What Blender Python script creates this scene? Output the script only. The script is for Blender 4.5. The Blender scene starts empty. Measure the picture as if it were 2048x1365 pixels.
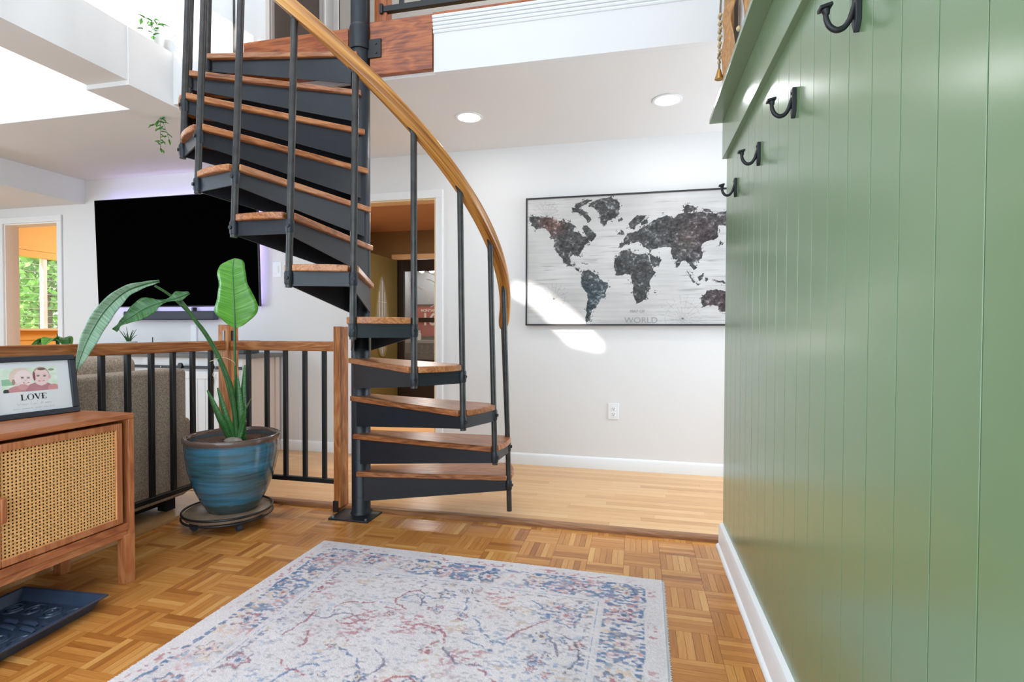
import bpy, bmesh, math, random
import numpy as np
from mathutils import Vector, Matrix

# ------------------------------------------------------------------ camera, world, light, exposure
SC = bpy.context.scene
COL = SC.collection
F_PX, YAW, PITCH, ROLL, CAM_H = 1061.93, 0.2300, -0.0191, 0.0035, 1.0502
cam_d = bpy.data.cameras.new('camera'); cam_d.sensor_width = 36.0; cam_d.lens = F_PX/2048*36.0
cam_d.clip_start = 0.02
cam = bpy.data.objects.new('camera', cam_d); COL.objects.link(cam)
_f = Vector((-math.sin(YAW)*math.cos(PITCH), math.cos(YAW)*math.cos(PITCH), math.sin(PITCH)))
_r = Vector((math.cos(YAW), math.sin(YAW), 0)); _u = _r.cross(_f)
_r2 = _r*math.cos(ROLL)+_u*math.sin(ROLL); _u2 = -_r*math.sin(ROLL)+_u*math.cos(ROLL)
cam.matrix_world = Matrix(((_r2.x,_u2.x,-_f.x,0),(_r2.y,_u2.y,-_f.y,0),(_r2.z,_u2.z,-_f.z,CAM_H),(0,0,0,1)))
SC.camera = cam

vs = SC.view_settings
vs.view_transform = 'Standard'; vs.look = 'None'; vs.gamma = 1.0; vs.use_curve_mapping = False
vs.exposure = 0.60

W = bpy.data.worlds.new('world'); SC.world = W; W.use_nodes = True
bg = W.node_tree.nodes['Background']; bg.inputs['Color'].default_value = (0.80, 0.90, 1.0, 1); bg.inputs['Strength'].default_value = 1.6

SUN = Vector((-0.40, -1.0, 0.72))           # direction towards the sun
sd = bpy.data.lights.new('sun', 'SUN'); sd.energy = 5.5; sd.angle = 0.012; sd.color = (1.0, 0.96, 0.90)
so = bpy.data.objects.new('sun', sd); COL.objects.link(so); so.location = SUN*12
so.rotation_euler = SUN.to_track_quat('Z', 'Y').to_euler()

def area(name, loc, aim, sx, sy, watt, col=(1, 1, 1), spread=math.pi):
    d = bpy.data.lights.new(name, 'AREA'); d.shape = 'RECTANGLE'; d.size = sx; d.size_y = sy
    d.energy = watt; d.color = col; d.spread = spread
    o = bpy.data.objects.new(name, d); COL.objects.link(o); o.location = loc
    o.rotation_euler = (-Vector(aim)).to_track_quat('Z', 'Y').to_euler()
    return o
# added area lamps inside the closed shell, standing in for unseen windows
area('front_fill', (-1.0, -0.52, 1.35), (0, 1, 0), 2.6, 2.1, 40, (0.72, 0.87, 1.0))  # added lamp before the closed front wall, in place of door glass
area('upper_front_fill', (-1.6, -0.52, 3.9), (0, 1, -0.25), 4.2, 1.9, 51, (0.74, 0.88, 1.0))  # added fill lamp high in front of the front wall
area('overhead_fill', (-2.2, 1.2, 6.3), (0, 0, -1), 3.4, 2.4, 38, (0.78, 0.90, 1.0))  # added lamp under the solid high ceiling; no skylight is built
area('living_room_fill', (-6.85, 0.7, 1.7), (1, 0.25, 0), 2.4, 2.0, 84, (0.68, 0.86, 1.0))  # added lamp at the blank living room wall
area('loft_fill', (1.6, 3.6, 4.6), (-1, 0, -0.3), 1.2, 1.2, 40, (0.95, 0.97, 1.0))  # added to brighten the loft, which has no window
area('landing_fill', (2.05, 3.4, 1.4), (-1, 0.0, 0), 0.9, 1.6, 34, (0.74, 0.88, 1.0))  # added lamp at the blank end wall of the landing
area('sunroom_fill', (-6.6, 6.6, 2.4), (-0.4, -0.4, -1), 1.6, 1.2, 30, (0.95, 0.97, 1.0))  # extra lamp added to brighten the sunroom
area('hall_fill', (-2.1, 5.2, 2.36), (0, 0, -1), 0.5, 0.5, 30, (1, 0.86, 0.70))  # warm lamp added to brighten the back hall, no fixture there

# ------------------------------------------------------------------ helpers
def lin(r, g, b):
    def f(v):
        v /= 255.0
        return v/12.92 if v <= 0.04045 else ((v+0.055)/1.055)**2.4
    return (f(r), f(g), f(b), 1.0)
def lin_np(a):
    a = np.clip(np.asarray(a, float)/255.0, 0, 1)
    return np.where(a <= 0.04045, a/12.92, ((a+0.055)/1.055)**2.4)

def newmat(name):
    m = bpy.data.materials.new(name); m.use_nodes = True
    nt = m.node_tree; b = nt.nodes['Principled BSDF']
    return m, nt, b
def N(nt, t, **kw):
    n = nt.nodes.new(t)
    for k, v in kw.items(): setattr(n, k, v)
    return n
def plain(name, col, rough=0.5, metal=0.0, spec=0.5, noise=0.0, nscale=40, bump=0.0, bscale=200, coat=0.0):
    m, nt, b = newmat(name)
    b.inputs['Base Color'].default_value = col; b.inputs['Roughness'].default_value = rough
    b.inputs['Metallic'].default_value = metal; b.inputs['Specular IOR Level'].default_value = spec
    b.inputs['Coat Weight'].default_value = coat; b.inputs['Coat Roughness'].default_value = 0.1
    tc = N(nt, 'ShaderNodeTexCoord')
    if noise > 0:
        nz = N(nt, 'ShaderNodeTexNoise'); nz.inputs['Scale'].default_value = nscale; nz.inputs['Detail'].default_value = 4
        nt.links.new(tc.outputs['Object'], nz.inputs['Vector'])
        rp = N(nt, 'ShaderNodeValToRGB')
        c = Vector(col[:3])
        rp.color_ramp.elements[0].position = 0.3; rp.color_ramp.elements[1].position = 0.7
        rp.color_ramp.elements[0].color = (*(c*(1-noise)), 1); rp.color_ramp.elements[1].color = (*[min(1, v) for v in c*(1+noise)], 1)
        nt.links.new(nz.outputs['Fac'], rp.inputs['Fac']); nt.links.new(rp.outputs['Color'], b.inputs['Base Color'])
    if bump > 0:
        nb = N(nt, 'ShaderNodeTexNoise'); nb.inputs['Scale'].default_value = bscale; nb.inputs['Detail'].default_value = 3
        nt.links.new(tc.outputs['Object'], nb.inputs['Vector'])
        bp = N(nt, 'ShaderNodeBump'); bp.inputs['Strength'].default_value = bump; bp.inputs['Distance'].default_value = 0.004
        nt.links.new(nb.outputs['Fac'], bp.inputs['Height']); nt.links.new(bp.outputs['Normal'], b.inputs['Normal'])
    return m
def emis(name, col, strength):
    m, nt, b = newmat(name)
    b.inputs['Base Color'].default_value = (0, 0, 0, 1)
    b.inputs['Emission Color'].default_value = col; b.inputs['Emission Strength'].default_value = strength
    return m
def wood(name, dark, mid, light, rough=0.35, along=1.6, across=34, spec=0.5, tintamt=0.5, bump=0.12, pore=0.5, coat=0.0, ring=0.11):
    """grain runs along x of the mesh attribute 'gc'; 'tint' shifts single pieces"""
    m, nt, b = newmat(name); L = nt.links.new
    at = N(nt, 'ShaderNodeAttribute', attribute_name='gc'); ti = N(nt, 'ShaderNodeAttribute', attribute_name='tint')
    off = N(nt, 'ShaderNodeVectorMath', operation='MULTIPLY_ADD')
    cmb = N(nt, 'ShaderNodeCombineXYZ')
    for i, k in enumerate((13.7, 7.3, 5.1)):
        mm = N(nt, 'ShaderNodeMath', operation='MULTIPLY'); mm.inputs[1].default_value = k
        L(ti.outputs['Fac'], mm.inputs[0]); L(mm.outputs[0], cmb.inputs[i])
    off.inputs[1].default_value = (1, 1, 1)
    L(at.outputs['Vector'], off.inputs[0]); L(cmb.outputs[0], off.inputs[2])
    m1 = N(nt, 'ShaderNodeMapping'); m1.inputs['Scale'].default_value = (along, across*0.28, across*0.28); L(off.outputs[0], m1.inputs['Vector'])
    n1 = N(nt, 'ShaderNodeTexNoise'); n1.inputs['Scale'].default_value = 1.0; n1.inputs['Detail'].default_value = 3; n1.inputs['Distortion'].default_value = 1.2
    L(m1.outputs[0], n1.inputs['Vector'])
    # cathedral rings out of the slow noise
    rg = N(nt, 'ShaderNodeMath', operation='MULTIPLY'); rg.inputs[1].default_value = 38.0; L(n1.outputs['Fac'], rg.inputs[0])
    sn = N(nt, 'ShaderNodeMath', operation='SINE'); L(rg.outputs[0], sn.inputs[0])
    m2 = N(nt, 'ShaderNodeMapping'); m2.inputs['Scale'].default_value = (along*5, across*4.5, across*4.5); L(off.outputs[0], m2.inputs['Vector'])
    n2 = N(nt, 'ShaderNodeTexNoise'); n2.inputs['Scale'].default_value = 1.0; n2.inputs['Detail'].default_value = 4; L(m2.outputs[0], n2.inputs['Vector'])
    a1 = N(nt, 'ShaderNodeMath', operation='MULTIPLY_ADD'); a1.inputs[1].default_value = ring; a1.inputs[2].default_value = 0.0; L(sn.outputs[0], a1.inputs[0])
    a2 = N(nt, 'ShaderNodeMath', operation='MULTIPLY_ADD'); a2.inputs[1].default_value = pore; L(n2.outputs['Fac'], a2.inputs[0]); L(a1.outputs[0], a2.inputs[2])
    a3 = N(nt, 'ShaderNodeMath', operation='MULTIPLY_ADD'); a3.inputs[1].default_value = tintamt; L(ti.outputs['Fac'], a3.inputs[0]); L(a2.outputs[0], a3.inputs[2])
    a4 = N(nt, 'ShaderNodeMath', operation='ADD'); a4.inputs[1].default_value = 0.5-0.5*pore-0.5*tintamt; L(a3.outputs[0], a4.inputs[0])
    rp = N(nt, 'ShaderNodeValToRGB'); e = rp.color_ramp.elements
    e[0].position = 0.22; e[0].color = dark; e[1].position = 0.80; e[1].color = light
    q = e.new(0.5); q.color = mid
    L(a4.outputs[0], rp.inputs['Fac']); L(rp.outputs['Color'], b.inputs['Base Color'])
    b.inputs['Roughness'].default_value = rough; b.inputs['Specular IOR Level'].default_value = spec
    b.inputs['Coat Weight'].default_value = coat; b.inputs['Coat Roughness'].default_value = 0.15
    if bump > 0:
        bp = N(nt, 'ShaderNodeBump'); bp.inputs['Strength'].default_value = bump; bp.inputs['Distance'].default_value = 0.001
        L(n2.outputs['Fac'], bp.inputs['Height']); L(bp.outputs['Normal'], b.inputs['Normal'])
    return m
def printed(name, rough=0.6, spec=0.3, bump=0.0):
    m, nt, b = newmat(name)
    a = N(nt, 'ShaderNodeAttribute', attribute_name='Col'); nt.links.new(a.outputs['Color'], b.inputs['Base Color'])
    b.inputs['Roughness'].default_value = rough; b.inputs['Specular IOR Level'].default_value = spec
    if bump > 0:
        tc = N(nt, 'ShaderNodeTexCoord'); nb = N(nt, 'ShaderNodeTexNoise'); nb.inputs['Scale'].default_value = 350
        nt.links.new(tc.outputs['Object'], nb.inputs['Vector'])
        bp = N(nt, 'ShaderNodeBump'); bp.inputs['Strength'].default_value = bump; bp.inputs['Distance'].default_value = 0.004
        nt.links.new(nb.outputs['Fac'], bp.inputs['Height']); nt.links.new(bp.outputs['Normal'], b.inputs['Normal'])
    return m
def glassmat(name, col=(1, 1, 1, 1), rough=0.02, alpha=0.18):
    m, nt, b = newmat(name)
    b.inputs['Base Color'].default_value = col; b.inputs['Roughness'].default_value = rough; b.inputs['Alpha'].default_value = alpha
    return m

M = {}
M['wall'] = plain('wall_paint', lin(232, 230, 229), 0.75, spec=0.25, bump=0.05, bscale=60)
M['ceil'] = plain('ceiling_paint', lin(233, 230, 228), 0.85, spec=0.15, bump=0.08, bscale=25)
M['trim'] = plain('trim_paint', lin(240, 240, 240), 0.4, spec=0.4)
M['green'] = plain('green_paint', lin(112, 136, 98), 0.235, spec=1.0, bump=0.02, bscale=120)
M['groove'] = plain('green_groove', lin(62, 88, 62), 0.8)
M['steel'] = plain('painted_steel', lin(27, 32, 40), 0.42, metal=0.0, spec=0.5, noise=0.12, nscale=30)
M['tube'] = plain('baluster_steel', lin(60, 58, 57), 0.36, metal=0.35, spec=0.55, noise=0.30, nscale=25)
M['black'] = plain('black_metal', lin(22, 23, 26), 0.45)
M['bolt'] = plain('bolt_zinc', lin(150, 155, 160), 0.35, metal=0.8)
M['tread'] = wood('tread_oak', lin(112, 62, 34), lin(170, 106, 64), lin(200, 140, 92), 0.30, tintamt=0.25, pore=0.8)
M['rail'] = wood('handrail_oak', lin(112, 62, 22), lin(190, 126, 58), lin(216, 164, 92), 0.3, tintamt=0.1, across=30, along=0.5, pore=1.1)
M['newel'] = wood('newel_oak', lin(132, 72, 30), lin(178, 110, 60), lin(206, 148, 94), 0.4, tintamt=0.3, across=28, pore=0.9)
M['fascia'] = wood('fascia_oak', lin(108, 46, 16), lin(162, 82, 34), lin(188, 110, 54), 0.32, tintamt=0.2, across=26, pore=0.9)
M['teak'] = wood('cabinet_wood', lin(142, 76, 42), lin(184, 110, 66), lin(204, 138, 90), 0.36, tintamt=0.25, across=40)
M['parquet'] = wood('parquet_oak', lin(154, 90, 38), lin(198, 130, 62), lin(226, 170, 98), 0.25, tintamt=0.48, pore=0.34, across=60, along=2.5, bump=0.06, ring=0.015)
M['strip'] = wood('strip_oak', lin(192, 138, 86), lin(220, 170, 116), lin(234, 192, 142), 0.28, tintamt=0.34, pore=0.34, across=40, bump=0.05, ring=0.03)
M['nosing'] = wood('nosing_oak', lin(116, 74, 44), lin(150, 102, 66), lin(172, 124, 86), 0.35, tintamt=0.2)
M['subfloor'] = plain('floor_joint', lin(96, 58, 28), 0.7)
M['cane'] = plain('cane_webbing', lin(238, 182, 116), 0.5, noise=0.15, nscale=90)
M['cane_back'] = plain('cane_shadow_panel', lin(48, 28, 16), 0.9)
M['sofa'] = plain('sofa_fabric', lin(188, 172, 156), 0.95, spec=0.1, noise=0.42, nscale=150, bump=0.5, bscale=420)
M['sofa_base'] = plain('sofa_underside', lin(24, 22, 22), 0.9)
M['tv'] = plain('screen_black', lin(3, 3, 4), 0.5, spec=0.0)
M['tvb'] = plain('tv_bezel', lin(18, 18, 20), 0.4)
M['gray_plastic'] = plain('soundbar_cloth', lin(62, 66, 78), 0.7)
M['white_plastic'] = plain('white_plastic', lin(240, 240, 242), 0.4)
M['slot'] = plain('slot_dark', lin(70, 70, 72), 0.6)
M['console_white'] = plain('console_white', lin(236, 235, 236), 0.55)
M['console_top'] = plain('console_top', lin(112, 108, 106), 0.6, noise=0.1)
M['beige_panel'] = plain('console_side', lin(214, 196, 184), 0.6)
def leafmat(name, dark, mid, light, rough):
    m, nt, b = newmat(name); L = nt.links.new
    at = N(nt, 'ShaderNodeAttribute', attribute_name='gc'); mp_ = N(nt, 'ShaderNodeMapping'); mp_.inputs['Scale'].default_value = (120, 5, 1); L(at.outputs['Vector'], mp_.inputs['Vector'])
    nz = N(nt, 'ShaderNodeTexNoise'); nz.inputs['Scale'].default_value = 1.0; nz.inputs['Detail'].default_value = 2; L(mp_.outputs[0], nz.inputs['Vector'])
    rp = N(nt, 'ShaderNodeValToRGB'); e = rp.color_ramp.elements; e[0].position = 0.28; e[0].color = dark; e[1].position = 0.75; e[1].color = light; q = e.new(0.5); q.color = mid
    L(nz.outputs['Fac'], rp.inputs['Fac']); L(rp.outputs['Color'], b.inputs['Base Color']); b.inputs['Roughness'].default_value = rough
    bp_ = N(nt, 'ShaderNodeBump'); bp_.inputs['Strength'].default_value = 0.3; bp_.inputs['Distance'].default_value = 0.004; L(nz.outputs['Fac'], bp_.inputs['Height']); L(bp_.outputs['Normal'], b.inputs['Normal'])
    return m
M['leaf'] = leafmat('leaf_green', lin(74, 138, 46), lin(92, 158, 54), lin(122, 182, 76), 0.24)
M['leaf_dark'] = leafmat('leaf_dark', lin(38, 84, 40), lin(56, 110, 52), lin(96, 146, 78), 0.32)
M['leaf_pale'] = leafmat('leaf_underside', lin(112, 152, 116), lin(148, 182, 152), lin(186, 210, 188), 0.28)
M['stem'] = plain('stem_green', lin(52, 98, 48), 0.45, noise=0.25, nscale=30)
M['dry'] = plain('dry_leaf', lin(196, 176, 146), 0.8)
M['vine'] = plain('vine_leaf', lin(116, 190, 74), 0.5, noise=0.2, nscale=60)
M['soil'] = plain('soil', lin(84, 60, 48), 0.95, noise=0.5, nscale=160, bump=0.8, bscale=220)
M['rock'] = plain('rock', lin(150, 138, 126), 0.8, noise=0.2)
M['twine'] = plain('twine', lin(214, 196, 166), 0.9)
M['pot_white'] = plain('pot_white', lin(238, 238, 236), 0.5)
M['stone'] = plain('slate_top', lin(138, 116, 96), 0.3, noise=0.3, nscale=18)
M['caster'] = plain('caster_plastic', lin(48, 60, 76), 0.5)
M['tray'] = plain('tray_plastic', lin(56, 70, 92), 0.28, noise=0.15, nscale=20, bump=0.1, bscale=120)
M['fringe'] = plain('rug_edge_yarn', lin(224, 220, 222), 0.95)
M['yellow'] = plain('yellow_boards', lin(238, 184, 92), 0.6)
M['peach'] = plain('peach_jamb', lin(248, 242, 236), 0.6)
M['olive'] = plain('olive_wall', lin(142, 118, 84), 0.8)
M['tan'] = plain('tan_ceiling', lin(206, 160, 130), 0.85)
M['door_olive'] = plain('olive_door', lin(120, 110, 66), 0.45)
M['door_dark'] = plain('dark_door', lin(34, 27, 26), 0.4)
M['cream'] = plain('cream_trim', lin(232, 202, 160), 0.5)
M['beige_floor'] = plain('beige_floor', lin(226, 180, 124), 0.5)
M['jersey'] = plain('red_jersey', lin(168, 62, 54), 0.8)
M['letter'] = plain('pale_lettering', lin(222, 206, 190), 0.8)
M['ink'] = plain('black_ink', lin(24, 22, 24), 0.8)
M['ink_pale'] = plain('pale_ink', lin(186, 190, 192), 0.8)
M['ink_map'] = plain('map_ink', lin(150, 148, 147), 0.8)
M['etch'] = plain('etched_line', lin(205, 210, 212), 0.6)
M['porch'] = plain('porch_grey', lin(150, 152, 154), 0.8)
M['brass'] = plain('brass', lin(184, 140, 72), 0.35, metal=0.8)
M['bead'] = plain('pale_bead', lin(206, 186, 142), 0.5)
M['cloth_tan'] = plain('tan_cloth', lin(190, 142, 94), 0.8, noise=0.25, nscale=45, bump=0.4, bscale=90)
M['cord'] = plain('jute_cord', lin(128, 112, 88), 0.9)
M['mauve'] = plain('mauve_door', lin(140, 128, 124), 0.6)
M['loftwall'] = plain('loft_paint', lin(206, 200, 194), 0.8)
M['lamp'] = emis('lamp_lens', (1.0, 0.98, 0.95, 1), 6.0)
M['reflection_ball'] = emis('reflection_glow', (1.0, 0.97, 0.92, 1), 10.0)  # glow of mirrored lamps, given to balls behind the glass
M['led'] = emis('led_strip_glow', (0.50, 0.42, 1.0, 1), 20.0)
M['glass'] = glassmat('pane_glass', alpha=0.06)
M['glass_grey'] = glassmat('frosted_glass', lin(180, 188, 192), 0.25, 0.75)
M['frame_black'] = plain('frame_black', lin(42, 44, 52), 0.35)
M['frame_dark'] = plain('canvas_frame', lin(38, 34, 34), 0.5)
M['tree'] = plain('tree_leaves', lin(128, 182, 82), 0.7, noise=0.6, nscale=2.2)
M['trunk'] = plain('tree_bark', lin(104, 88, 72), 0.9)
M['print'] = printed('printed_surface')
M['rug'] = printed('rug_pile', 0.95, 0.1, 0.6)
M['pvc'] = plain('cable_cover', lin(240, 240, 242), 0.45)

def tagged(o, label=None, cat=None, group=None, kind=None):
    if label: o['label'] = label
    if cat: o['category'] = cat
    if group: o['group'] = group
    if kind: o['kind'] = kind
    return o
def thing(name, loc, label, cat, group=None, kind=None):
    o = bpy.data.objects.new(name, None); COL.objects.link(o); o.location = loc
    o.empty_display_size = 0.1
    return tagged(o, label, cat, group, kind)
def origin_of(o):
    v = Vector((0, 0, 0))
    while o is not None:
        v += o.location; o = o.parent
    return v

class MB:
    """collects geometry in world coordinates; build() links it as one mesh object"""
    def __init__(s): s.v = []; s.f = []; s.gc = []
    def add(s, vs, fs, gc=None):
        b = len(s.v); s.v += [tuple(p) for p in vs]; s.f += [tuple(i+b for i in f) for f in fs]
        if gc is not None: s.gc += [tuple(g) for g in gc]
        return s
    def box(s, x0, x1, y0, y1, z0, z1, T=None):
        vs = [Vector(p) for p in ((x0,y0,z0),(x1,y0,z0),(x1,y1,z0),(x0,y1,z0),(x0,y0,z1),(x1,y0,z1),(x1,y1,z1),(x0,y1,z1))]
        if T is not None: vs = [T @ p for p in vs]
        return s.add(vs, [(0,3,2,1),(4,5,6,7),(0,1,5,4),(1,2,6,5),(2,3,7,6),(3,0,4,7)])
    def prism(s, poly, d0, d1, fn):
        """poly of (a,b); fn(a,b,d) -> point"""
        n = len(poly)
        vs = [fn(a, b, d0) for a, b in poly]+[fn(a, b, d1) for a, b in poly]
        fs = [tuple(range(n-1, -1, -1)), tuple(range(n, 2*n))]+[(i, (i+1) % n, n+(i+1) % n, n+i) for i in range(n)]
        return s.add(vs, fs)
    def tube(s, pts, r, n=10, cap=True, flat=1.0):
        pts = [Vector(p) for p in pts]; m = len(pts)
        rs = r if isinstance(r, (list, tuple)) else [r]*m
        tg = []
        for i in range(m):
            t = pts[min(i+1, m-1)]-pts[max(i-1, 0)]; tg.append(t.normalized())
        up = Vector((0, 0, 1)) if abs(tg[0].z) < 0.9 else Vector((1, 0, 0))
        a = tg[0].cross(up).normalized(); vs = []; gc = []; L = 0.0
        for i in range(m):
            if i: L += (pts[i]-pts[i-1]).length
            a = (a-tg[i]*a.dot(tg[i])).normalized(); b = tg[i].cross(a)
            for k in range(n):
                w = 2*math.pi*k/n
                vs.append(pts[i]+(a*math.cos(w)+b*math.sin(w)*flat)*rs[i]); gc.append((L, rs[i]*math.cos(w), rs[i]*math.sin(w)))
        fs = [(i*n+k, i*n+(k+1) % n, (i+1)*n+(k+1) % n, (i+1)*n+k) for i in range(m-1) for k in range(n)]
        if cap: fs += [tuple(range(n-1, -1, -1)), tuple(range((m-1)*n, m*n))]
        return s.add(vs, fs, gc)
    def cyl(s, p0, p1, r, n=16): return s.tube([p0, p1], r, n)
    def lathe(s, prof, c, n=32, T=None):
        """prof of (radius, z)"""
        vs = []; m = len(prof)
        for r, z in prof:
            for k in range(n):
                w = 2*math.pi*k/n; p = Vector((c[0]+r*math.cos(w), c[1]+r*math.sin(w), c[2]+z)); vs.append(T @ p if T is not None else p)
        fs = [(i*n+k, i*n+(k+1) % n, (i+1)*n+(k+1) % n, (i+1)*n+k) for i in range(m-1) for k in range(n)]
        if prof[0][0] > 1e-6: fs.append(tuple(range(n-1, -1, -1)))
        if prof[-1][0] > 1e-6: fs.append(tuple(range((m-1)*n, m*n)))
        return s.add(vs, fs)
    def ball(s, c, r, n=10, m=7, sc=(1, 1, 1)):
        prof = [(max(1e-5, math.sin(math.pi*i/m)*r), -math.cos(math.pi*i/m)*r) for i in range(m+1)]
        vs = []
        for q, z in prof:
            for k in range(n):
                w = 2*math.pi*k/n; vs.append((c[0]+q*math.cos(w)*sc[0], c[1]+q*math.sin(w)*sc[1], c[2]+z*sc[2]))
        fs = [(i*n+k, i*n+(k+1) % n, (i+1)*n+(k+1) % n, (i+1)*n+k) for i in range(m) for k in range(n)]
        return s.add(vs, fs)
    def build(s, name, mat, parent=None, grain='x', tint=None, bevel=0.0, smooth=40, seg=2, solid=0.0, sub=0, loc=None):
        base = origin_of(parent) if parent is not None else Vector(loc or (0, 0, 0))
        me = bpy.data.meshes.new(name)
        me.from_pydata([(p[0]-base.x, p[1]-base.y, p[2]-base.z) for p in s.v], [], s.f)
        me.materials.append(mat)
        nv = len(me.vertices)
        if len(s.gc) == len(s.v): g = np.array(s.gc, dtype=np.float32)
        else:
            p = np.array(s.v, dtype=np.float32).reshape(-1, 3)
            g = p if grain == 'x' else (p[:, [1, 0, 2]] if grain == 'y' else p[:, [2, 0, 1]])
        at = me.attributes.new('gc', 'FLOAT_VECTOR', 'POINT'); at.data.foreach_set('vector', np.ascontiguousarray(g).ravel())
        at = me.attributes.new('tint', 'FLOAT', 'POINT'); at.data.foreach_set('value', np.full(nv, 0.5 if tint is None else tint, dtype=np.float32))
        if smooth: 
            me.polygons.foreach_set('use_smooth', [True]*len(me.polygons)); me.set_sharp_from_angle(angle=math.radians(smooth))
        me.update()
        o = bpy.data.objects.new(name, me); COL.objects.link(o)
        if parent is not None: o.parent = parent
        else: o.location = base
        if solid:
            md = o.modifiers.new('thickness', 'SOLIDIFY'); md.thickness = solid; md.offset = 0
        if bevel:
            md = o.modifiers.new('bevel', 'BEVEL'); md.width = bevel; md.segments = seg; md.limit_method = 'ANGLE'; md.angle_limit = math.radians(40)
        if sub:
            md = o.modifiers.new('subdivision', 'SUBSURF'); md.levels = sub; md.render_levels = sub
        return o
def box(name, b, mat, parent=None, grain='x', tint=None, bevel=0.0, **k):
    m = MB(); m.box(*b); return m.build(name, mat, parent, grain, tint, bevel, **k)
def sbox(name, b, mat, label, cat, parent=None, **k):
    o = box(name, b, mat, parent, **k)
    if parent is None: tagged(o, label, cat, kind='structure')
    return o
def smooth_pts(P, n=8):
    """Catmull-Rom through P"""
    P = [Vector(p) for p in P]; out = []
    for i in range(len(P)-1):
        p0 = P[max(i-1, 0)]; p1 = P[i]; p2 = P[i+1]; p3 = P[min(i+2, len(P)-1)]
        for k in range(n):
            t = k/n
            out.append(0.5*((2*p1)+(p2-p0)*t+(2*p0-5*p1+4*p2-p3)*t*t+(3*p1-p0-3*p2+p3)*t**3))
    out.append(P[-1]); return out

rng = random.Random(7); nprng = np.random.default_rng(5)
def vnoise(x, y, seed=0):
    xi = np.floor(x).astype(np.int64); yi = np.floor(y).astype(np.int64); xf = x-xi; yf = y-yi
    def h(a, b):
        n = (a*374761393+b*668265263+seed*974634777) & 0x7fffffff
        n = ((n ^ (n >> 13))*1274126177) & 0x7fffffff
        return ((n ^ (n >> 16)) & 0xffff)/65535.0
    u = xf*xf*(3-2*xf); v = yf*yf*(3-2*yf)
    return (h(xi, yi)*(1-u)+h(xi+1, yi)*u)*(1-v)+(h(xi, yi+1)*(1-u)+h(xi+1, yi+1)*u)*v
def fbm(x, y, o=4, seed=0):
    s = 0; a = 0.5; t = 0
    for i in range(o):
        s = s+a*vnoise(x*2**i, y*2**i, seed+i*17); t += a; a *= 0.5
    return s/t
def inpoly(x, y, poly):
    ins = np.zeros(x.shape, bool); n = len(poly)
    for i in range(n):
        x0, y0 = poly[i]; x1, y1 = poly[(i+1) % n]
        if y0 == y1: continue
        c = ((y0 > y) != (y1 > y)) & (x < (x1-x0)*(y-y0)/(y1-y0)+x0)
        ins ^= c
    return ins
def grid_print(name, o0, ud, vd, w, h, col, mat, parent, height=None):
    """flat print: grid of vertices with the colours col[nv,nu,3] (sRGB 0..255)"""
    nv_, nu_ = col.shape[:2]
    o0 = Vector(o0)-origin_of(parent); ud = Vector(ud); vd = Vector(vd); nn = ud.cross(vd)
    U, V = np.meshgrid(np.linspace(0, w, nu_), np.linspace(0, h, nv_))
    P = np.array(o0)[None, None, :]+U[..., None]*np.array(ud)+V[..., None]*np.array(vd)
    if height is not None: P = P+height[..., None]*np.array(nn)
    me = bpy.data.meshes.new(name)
    idx = np.arange(nv_*nu_).reshape(nv_, nu_)
    q = np.stack([idx[:-1, :-1], idx[:-1, 1:], idx[1:, 1:], idx[1:, :-1]], -1).reshape(-1, 4)
    me.vertices.add(nv_*nu_); me.vertices.foreach_set('co', P.astype(np.float32).ravel())
    me.loops.add(q.size); me.loops.foreach_set('vertex_index', q.astype(np.int32).ravel())
    me.polygons.add(len(q)); me.polygons.foreach_set('loop_start', np.arange(0, q.size, 4, dtype=np.int32))
    me.update(calc_edges=True)
    a = me.color_attributes.new('Col', 'FLOAT_COLOR', 'POINT')
    c4 = np.ones((nv_*nu_, 4), np.float32); c4[:, :3] = lin_np(col).reshape(-1, 3)
    a.data.foreach_set('color', c4.ravel()); me.materials.append(mat)
    me.polygons.foreach_set('use_smooth', [True]*len(q))
    ob = bpy.data.objects.new(name, me); COL.objects.link(ob); ob.parent = parent
    return ob
def text_mesh(name, txt, size, origin, xd, yd, mat, parent, depth=0.0006, sx=1.0, bold=0.0, align='LEFT'):
    cu = bpy.data.curves.new(name+'_curve', 'FONT'); cu.body = txt; cu.size = size; cu.extrude = depth; cu.offset = bold; cu.align_x = align
    ob = bpy.data.objects.new(name+'_curve', cu); COL.objects.link(ob)
    dg = bpy.context.evaluated_depsgraph_get(); me = bpy.data.meshes.new_from_object(ob.evaluated_get(dg))
    bpy.data.objects.remove(ob); bpy.data.curves.remove(cu)
    xd = Vector(xd).normalized(); yd = Vector(yd).normalized(); zd = xd.cross(yd); o0 = Vector(origin)-origin_of(parent)
    for v in me.vertices:
        p = v.co.copy(); v.co = o0+xd*p.x*sx+yd*p.y+zd*p.z
    me.materials.clear(); me.materials.append(mat); me.name = name
    o = bpy.data.objects.new(name, me); COL.objects.link(o); o.parent = parent
    return o

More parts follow.
